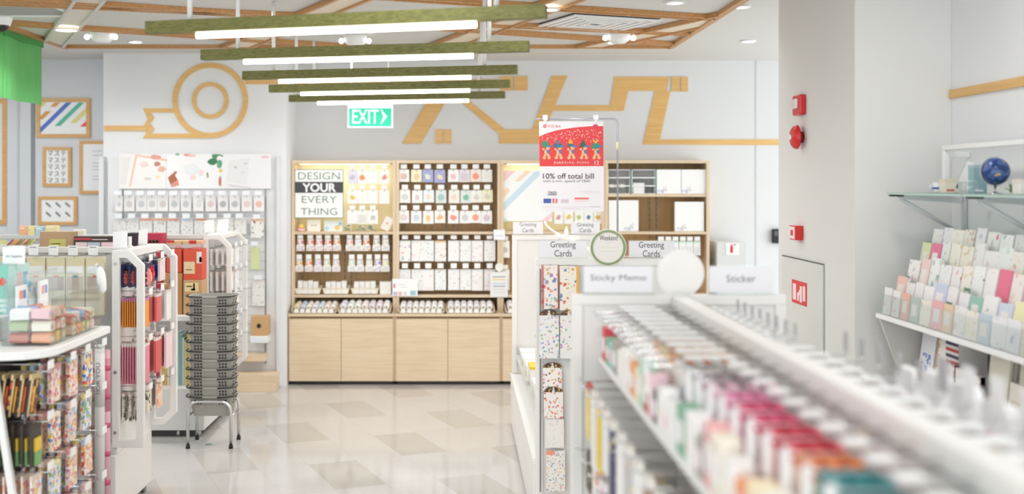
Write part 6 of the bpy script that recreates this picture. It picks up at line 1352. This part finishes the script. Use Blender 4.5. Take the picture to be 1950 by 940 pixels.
for r, z in enumerate((1.297, 1.125, .895, .645)):
    rn = ['top', 'second', 'third', 'bottom'][r]
    for c, y in enumerate(YS2):
        hook2(y, z, 'chrome hook with white tag on the bow gondola end, %s row, %s' % (rn, YN2[c]))
        L_ = FAN[(r, c)]; n = len(L_); x0 = XB2 + .034; st = min(.034, .105 / max(1, n - 1)) if n > 1 else .05
        for q, (nm, m_, h, w, bw) in enumerate(L_):
            x = x0 + st * q + (.02 if n < 3 else 0); th = min(.012, st * .55)
            fan = R(-5 + 9 * q / max(1, n - 1)) if n > 3 else R(rnd.uniform(-4, 4))
            o = pack(x, y, z - .006, w, h, th, m_, '%s, %s from the board on the %s %s hook' % (nm, ORD[q], rn, YN2[c]), 'gift packs on the bow gondola end', .014 if bw is None else .03, (M('efe6df', .5) if r != 1 else M('d98ab0' if c == 0 else 'e9d9d4', .5)) if bw is None else M('1f2850', .5), name='gift_envelope' if 'envelope' in nm else 'gift_pack', cat='gift envelope' if 'envelope' in nm else 'pack')
            if bw is not None:
                if q == n - 1 or n > 2 and c == 0 or (c == 2):
                    mb = MB(); bow(mb, (x + .016 if q == n - 1 else x + .010, y - (.02 if q < n - 1 else 0), z - .075), .036 if q < n - 1 else .05, bw, REDB if 'white and red' in nm else None); mb.build('ribbon_bow', o)
                MB().bx(x - .004, x + .004, y - w * .45, y + w * .45, z - .006 - h - .016, z - .006 - h, CLEAR).build('clear_pouch', o)
# top signs on L2
sign_card(215, 242.5, 441, 474, 5.75, 'white sign card standing on the front corner of the bow gondola', 0, L2Z); sign_card(263, 280, 437.5, 470, 6.15, 'narrow white sign card standing on the far end of the bow gondola', .004, L2Z)
o = thing('card_clip', 'small white upright clip between the two sign cards on the bow gondola', 'clip', (PX(247.5, 5.95), 5.95, L2Z)); MB().bx(PX(244.5, 5.95), PX(250.5, 5.95), 5.945, 5.955, L2Z + .0005, PZ(450, 5.95), WHB).build('upright', o); MB().bx(PX(243, 5.95), PX(252, 5.95), 5.93, 5.97, L2Z + .0003, L2Z + .006, WHB).build('foot', o)
# cream bags along its front
for c, px in enumerate((-7, 30, 68, 106, 143, 181)):
    d = 5.74; x = PX(px, d); z = PZ(489, d); nm = ['first', 'second', 'third', 'fourth', 'fifth', 'sixth'][c]
    h_ = thing('display_hook', 'white-tagged hook under the bow gondola rail, %s toward the bows' % nm, 'hook', (x, d, z), 'front hooks of the bow gondola')
    MB().tube([(x, 5.949, z + .004), (x, d - .02, z + .004), (x, d - .03, z + .012)], .003, CHROME, 6).build('wire', h_); MB().bx(PX(px - 9, d), PX(px + 9, d), d - .034, d - .031, z + .012, PZ(466.5, d), M('ecebe8', .4)).build('price_tag', h_)
    MB().bx(PX(px - 6, d), PX(px + 6, d), d - .0346, d - .034, PZ(470.5, d), PZ(469, d), M('8a8884', .5)).build('tag_print', h_)
    w = 17.5
    o = thing('paper_bag', 'cream folded paper bag set hung on the bow gondola front, %s toward the bows' % nm, 'paper bag', (x, d, PZ(600, d)), 'cream paper bags on the bow gondola front')
    MB().bx(PX(px - w, d), PX(px + w, d), d, d + .03, PZ(600, d), z, M('e9e0c8', .6)).build('body', o)
    MB().bx(PX(px - w + 1, d), PX(px + w - 1, d), d - .0015, d, PZ(505, d), z - .002, M('e4d9b4', .6)).build('header', o)
    MB().bx(PX(px - w + 3, d), PX(px + w - 3, d), d - .0015, d, PZ(520, d), PZ(506, d), M('f2f1ee', .6)).build('white_panel', o)
    MB().bx(PX(px - w + 2, d), PX(px + w - 2, d), d - .0015, d, PZ(552, d), PZ(526, d), M(['d9cdb8', 'c9bca4', 'd2c4b4', 'b9a99c', 'cdbfae', 'c4b4a4'][c], .6)).build('picture_panel', o)
    MB().bx(PX(px - 4, d), PX(px + 5, d), d - .0022, d - .0014, PZ(528, d), PZ(524, d), M(['dd6a5c', '7fae93', 'd9756a', 'e0604e', '5f9fb0', 'c96a5c'][c], .5)).build('logo_print', o)
# wrapping paper rolls standing in front of the gondola corner
for (px, r_, c, lb, zt) in ((190, .024, 'dad8d4', 'grey wrapping paper roll printed FOR YOU, standing at the gondola corner', .915), (203.5, .017, 'e5b4bd', 'pink wrapping paper roll standing at the gondola corner', .885), (179, .016, 'c9a9a4', 'dusty rose thin wrapping roll behind the FOR YOU roll', .87)):
    d = 5.5 if px == 190 else 5.535 if px > 200 else 5.56; x = PX(px, d); o = thing('wrapping_roll', lb, 'wrapping roll', (x, d, 0), 'wrapping paper rolls')
    MB().lathe([(r_ * .5, .002), (r_, .002), (r_, zt), (r_ * .5, zt)], (x, d, 0), M(c, .4), 18).build('roll', o)
    MB().lathe([(r_ + .0006, zt - .3), (r_ + .0006, zt - .04)], (x, d, 0), M('e9e7e4' if px == 190 else 'd98a9c' if px > 200 else 'd9c4bf', .4), 18).build('label_sleeve', o)
    if px == 190:
        tx = text('FOR YOU', 0, 0, 0, .15, .02, M('8a8886', .5), o, thick=0); tx.data.transform(Matrix.Translation(LOC[o.name])); tx.data.transform(Matrix.Rotation(R(-90), 4, 'Y')); tx.data.transform(Matrix.Translation((0, -r_ - .0012, zt - .16)))
    else:
        for q in range(5): MB().lathe([(r_ + .0012, zt - .1 - q * .14), (r_ + .0012, zt - .075 - q * .14)], (x, d, 0), M('c9587a' if px > 200 else 'b98a84', .4), 18).build('print_band', o)

# ================================================================ LEFT FRONT: white table with hanging toys
TZ = 1.06; TX = -1.575
cr_ = [(TX, 5.08), (TX, 4.44)] + [(TX - .17 + .17 * math.cos(R(a)), 4.44 - .17 * math.sin(R(a))) for a in (20, 40, 60, 80, 90)] + [(-3.2, 4.27), (-3.2, 5.08)]
t = thing('display_table', 'white display table with toys hung below it and an acrylic bin on top', 'table', (-2.1, 4.6, 0))
MB().prism(cr_, TZ - .032, TZ, WHITE, 'z').build('table_top', t, .004)
MB().bx(-1.832, -1.815, 4.36, 5.06, .04, TZ - .034, M('2b2422', .6)).build('hook_board', t)
MB().bx(-3.1, -1.833, 4.7, 4.72, .04, TZ - .034, M('3a322e', .6)).build('back_board', t)
MB().bx(-1.85, -1.62, 4.4, 5.06, .01, .1, WHITE).build('base_deck', t)
MB().prism([(-1.794, TZ - .033), (-1.770, TZ - .033), (-1.613, 0), (-1.637, 0)], 4.283, 4.308, WHITE).build('leg', t)
MB().bx(-1.90, -1.872, 5.04, 5.065, 0, TZ - .033, WHITE).build('leg', t)
TOYC = [['e9a2a0', 'f2b65c', 'f4efe8', 'd9604c'], ['f0d24a', '4f7fc4', 'f3ece4', 'e2604c'], ['e6717c', '7fb4d9', 'f4e8da', 'f0c05a'], ['6f9fd9', 'ef9f5c', 'f4f0ea', '9cc47a'], ['f4b8a4', 'e9d06a', 'f6f0ec', 'd97f9c']]
TOY = [doodle('toy print %d' % i, ['f3e4dc', 'f4ead6', 'f0dcd9', 'e9edf2', 'f4e6e0'][i], TOYC[i], 58, .58) for i in range(5)]
PENC = doodle('pencil set', '2f2522', ['e0b45a', 'd9482f', 'e8892f', '4a2f24'], 32, .4); BRW = M('3a2a22', .5); TAN = M('d9c08f', .5)
YSL = (4.375, 4.60, 4.81, 5.0); YNL = ('nearest the slanted leg', 'second from slanted leg', 'third from slanted leg', 'by the far leg')
for r, z in enumerate((.972, .778, .582, .385)):
    rn = ['top', 'second', 'third', 'bottom'][r]
    for c, y in enumerate(YSL):
        hook2(y, z, 'chrome hook under the white table, %s row, %s' % (rn, YNL[c]), -1.588 + .01 * (c % 2), -1.814)
        n = 5 if c == 0 else 4
        for q in range(n):
            x = -1.786 + .035 * q + (.024 if c else 0)
            if c == 0: nm, m_, hm = [('black pencil set pack', PENC, TAN), ('yellow and green tube pack', M('2d2624', .4), BRW), ('pale toy pack', TOY[4], M('e4d4c4', .5)), ('white toy pack', TOY[3], WHB)][r]
            else: g = (r * 2 + c + q) % 5; nm, m_, hm = ('%s toy pack' % ['peach-printed', 'yellow-printed', 'red-printed', 'blue-printed', 'coral-printed'][g], TOY[g], M(['f0c9bf', 'f2e29c', 'e9a9a4', 'c4d9ee', 'f4e4de'][(g + q) % 5], .5))
            h = .165 - .01 * (c % 2); w = .1 if c == 0 else .105
            o = pack(x, y, z - .006, w, h, .007 if c == 0 else .014, m_, '%s, %s from board, %s row, hook %s' % (nm, ORD[q], rn, YNL[c]), 'toy packs under the white table', .02, hm, 'toy_pack', 'toy pack', tilt=(8 if r == 0 else 0) if c == 0 else rnd.uniform(-3, 3))
            if c == 0 and r == 1:
                MB().bx(x + .0036, x + .012, y - .03, y + .03, z - .11, z - .06, M('e8c43c', .45)).build('yellow_tube', o); MB().bx(x + .0036, x + .012, y - .03, y + .03, z - .165, z - .111, M('7fae6c', .45)).build('green_tube', o)
            if c == 0 and r == 0:
                MB().tube([(x + .008, y - .052, z - .02), (x - .012, y - .052, z - .165)], .004, TAN, 6).build('pencil', o); MB().tube([(x + .014, y - .045, z - .05), (x, y - .045, z - .15)], .004, M('e2602c' if q % 2 else 'e8a43a', .5), 6).build('pencil', o)
# on the table
t = thing('acrylic_bin', 'clear acrylic bin of small sweet-coloured packets on the white table', 'bin', (-1.665, 4.72, TZ))
XA, XC, YA_, YM, YC_ = -1.80, -1.607, 4.43, 4.67, 5.04; zt = 1.325; zb = TZ + .001
for (x0, x1, y0, y1) in ((XA, XC, YA_, YA_ + .003), (XA, XC, YC_ - .003, YC_), (XC - .003, XC, YA_ + .003, YC_ - .003), (XA, XA + .003, YA_ + .003, YC_ - .003), (XA + .003, XC - .003, YM, YM + .003)):
    MB().bx(x0, x1, y0, y1, zb + .003, zt if y0 > 4.6 or y1 > 4.9 and x1 < -1.7 else 1.25, CLEAR).build('wall', t)
MB().bx(XA, XC, YA_, YC_, zb, zb + .003, CLEAR).build('bottom', t)
PK = [('orange', 'ee8a4c'), ('white', 'f3efec'), ('green', '8fa86a'), ('brick red', 'b8452f'), ('peach', 'f0c4a4'), ('red', 'e0504a'), ('yellow', 'ecca5c'), ('blue', '5f8fc9'), ('pink', 'efb0b8'), ('cream', 'f0e4cc')]
k_ = 0
for (y0, y1, rows, nn) in ((YA_ + .03, YM - .03, 3, 3), (YM + .04, YC_ - .04, 2, 5)):
    for lv in range(rows):
        for j in range(nn):
            for xx in (0, 1):
                y = y0 + (y1 - y0) * (j + .5) / nn; x = XC - .052 - .088 * xx; z = zb + .0035 + lv * .047
                nm, c = PK[(k_ * 3 + lv) % 10]; o = thing('candy_packet', '%s packet, %s half of the acrylic bin, %s layer, %s along, %s row' % (nm, 'near' if y0 < 4.6 else 'far', ['bottom', 'middle', 'top'][lv], ORD[j], ['aisle', 'inner'][xx]), 'packet', (x, y, z), 'small packets in the acrylic bin')
                w = min(.03, (y1 - y0) / nn / 2 - .003); T = Matrix.Translation((x, y, z + .022)) @ Matrix.Rotation(rnd.uniform(-.28, .28) if lv == rows - 1 else rnd.uniform(-.08, .08), 4, 'Z') @ Matrix.Rotation(rnd.uniform(-.5, .5) if lv == rows - 1 else rnd.uniform(-.06, .06), 4, 'X') @ Matrix.Rotation(rnd.uniform(-.2, .2) if lv == rows - 1 else 0, 4, 'Y')
                mb = MB(); mb.prism([(-w, -.017), (-w * .6, -.02), (w * .6, -.02), (w, -.017), (w, .012), (w * .5, .021), (-w * .5, .021), (-w, .012)], -.037, .037, M(paler(c, .22), .35), 'x', T); mb.build('body', o)
                MB().bx(.0372, .0382, -w * .6, w * .6, -.012, .010, TOY[k_ % 5], T).build('label', o)
                k_ += 1
t = thing('display_riser', 'white block riser under the teal box on the display table', 'riser', (-2.1, 4.75, TZ)); MB().bx(-2.5, -1.868, 4.56, 5.0, TZ + .0005, 1.149, WHITE).build('block', t, .003); MB().bx(-2.5, -1.866, 4.558, 5.002, 1.149, 1.154, WHB).build('top_sheet', t)
t = thing('teal_box', 'big teal product box with pale side and red diamond on the white riser', 'box', (-2.05, 4.8, 1.154))
MB().bx(-2.3, -1.884, 4.70, 4.93, 1.1545, 1.356, M('86c9bb', .5)).build('body', t, .002)
MB().bx(-1.884, -1.883, 4.701, 4.929, 1.156, 1.355, M('c4e6df', .5)).build('side_panel', t)
MB().bx(-1.8832, -1.8822, 4.79, 4.85, 1.26, 1.32, M('e8c4c0', .5)).build('side_print', t); MB().bx(-1.8832, -1.8822, 4.86, 4.91, 1.26, 1.32, M('8fc0cc', .5)).build('side_print', t)
MB().prism([(-1.93, 1.29), (-1.905, 1.31), (-1.89, 1.29), (-1.905, 1.27)], 4.698, 4.6995, M('d9503f', .5)).build('red_diamond', t)
for j in range(3): MB().bx(-1.925, -1.89, 4.698, 4.6995, 1.165 + j * .02, 1.178 + j * .02, M('cfe6e0', .5)).build('text_line', t)
t = thing('cloth_pouch', 'white and blue printed pouch leaning on the teal box', 'pouch', (-1.83, 4.8, TZ))
MB().ball((-1.835, 4.80, TZ + .115), .045, doodle('pouch print', 'e9eef2', ['4f9fc4', 'b9d4e4', 'd9e4ea', '2f86b4'], 24, .35), (.6, 1.5, 2.4), 10).build('pouch', t); MB().ball((-1.83, 4.78, TZ + .215), .02, M('3f97bc', .5), (.7, 1.2, .8), 8).build('tie', t)
o, a_, b_ = sign_card(5, 47.5, 470, 506, 4.78, 'white sign card lettered Art Supplies on the teal box', 0, 1.356); text('Art Supplies', (a_ + b_) / 2, 4.779, PZ(488, 4.78), 31 * 4.78 / F, 6.5 * 4.78 / F, INKG, o)
for (y, lb, h) in ((4.60, 'white price box in the near half of the acrylic bin', .0), (4.84, 'white price box in the far half of the acrylic bin', 0)):
    t = thing('price_box', lb, 'box', (-1.77, y, TZ)); MB().bx(-1.792, -1.752, y - .05, y + .05, TZ + .146, TZ + .225, WHB).build('body', t, .002) if False else MB().bx(-1.796, -1.785, y - .05, y + .05, TZ + .0045, TZ + .225, WHB).build('body', t, .002)
    MB().bx(-1.785, -1.7842, y - .03, y + .005, TZ + .17, TZ + .205, M('e8a08c', .5)).build('print', t); MB().bx(-1.785, -1.7842, y + .01, y + .035, TZ + .17, TZ + .205, M('6f8fd0', .5)).build('print', t)
d = 5.066; t = thing('scoop', 'white oval plastic scoop hung at the far corner of the acrylic bin', 'scoop', (PX(194, d), d, PZ(562, d)))
mb = MB(); mb.lathe([(.003, -.062), (.016, -.045), (.021, -.005), (.02, .03), (.013, .052), (.003, .06)], (0, 0, 0), WHB, 18, T=Matrix.Translation((PX(193.5, d), d, PZ(533, d))) @ Matrix.Rotation(R(-8), 4, 'Y') @ Matrix.Scale(.45, 4, (0, 1, 0))); mb.build('bowl', t)
MB().tube([(PX(187, d), d, PZ(508, d)), (PX(186, d), d - .012, PZ(502, d)), (PX(186, d), d - .03, PZ(504, d))], .003, WHB, 8).build('hook_handle', t)
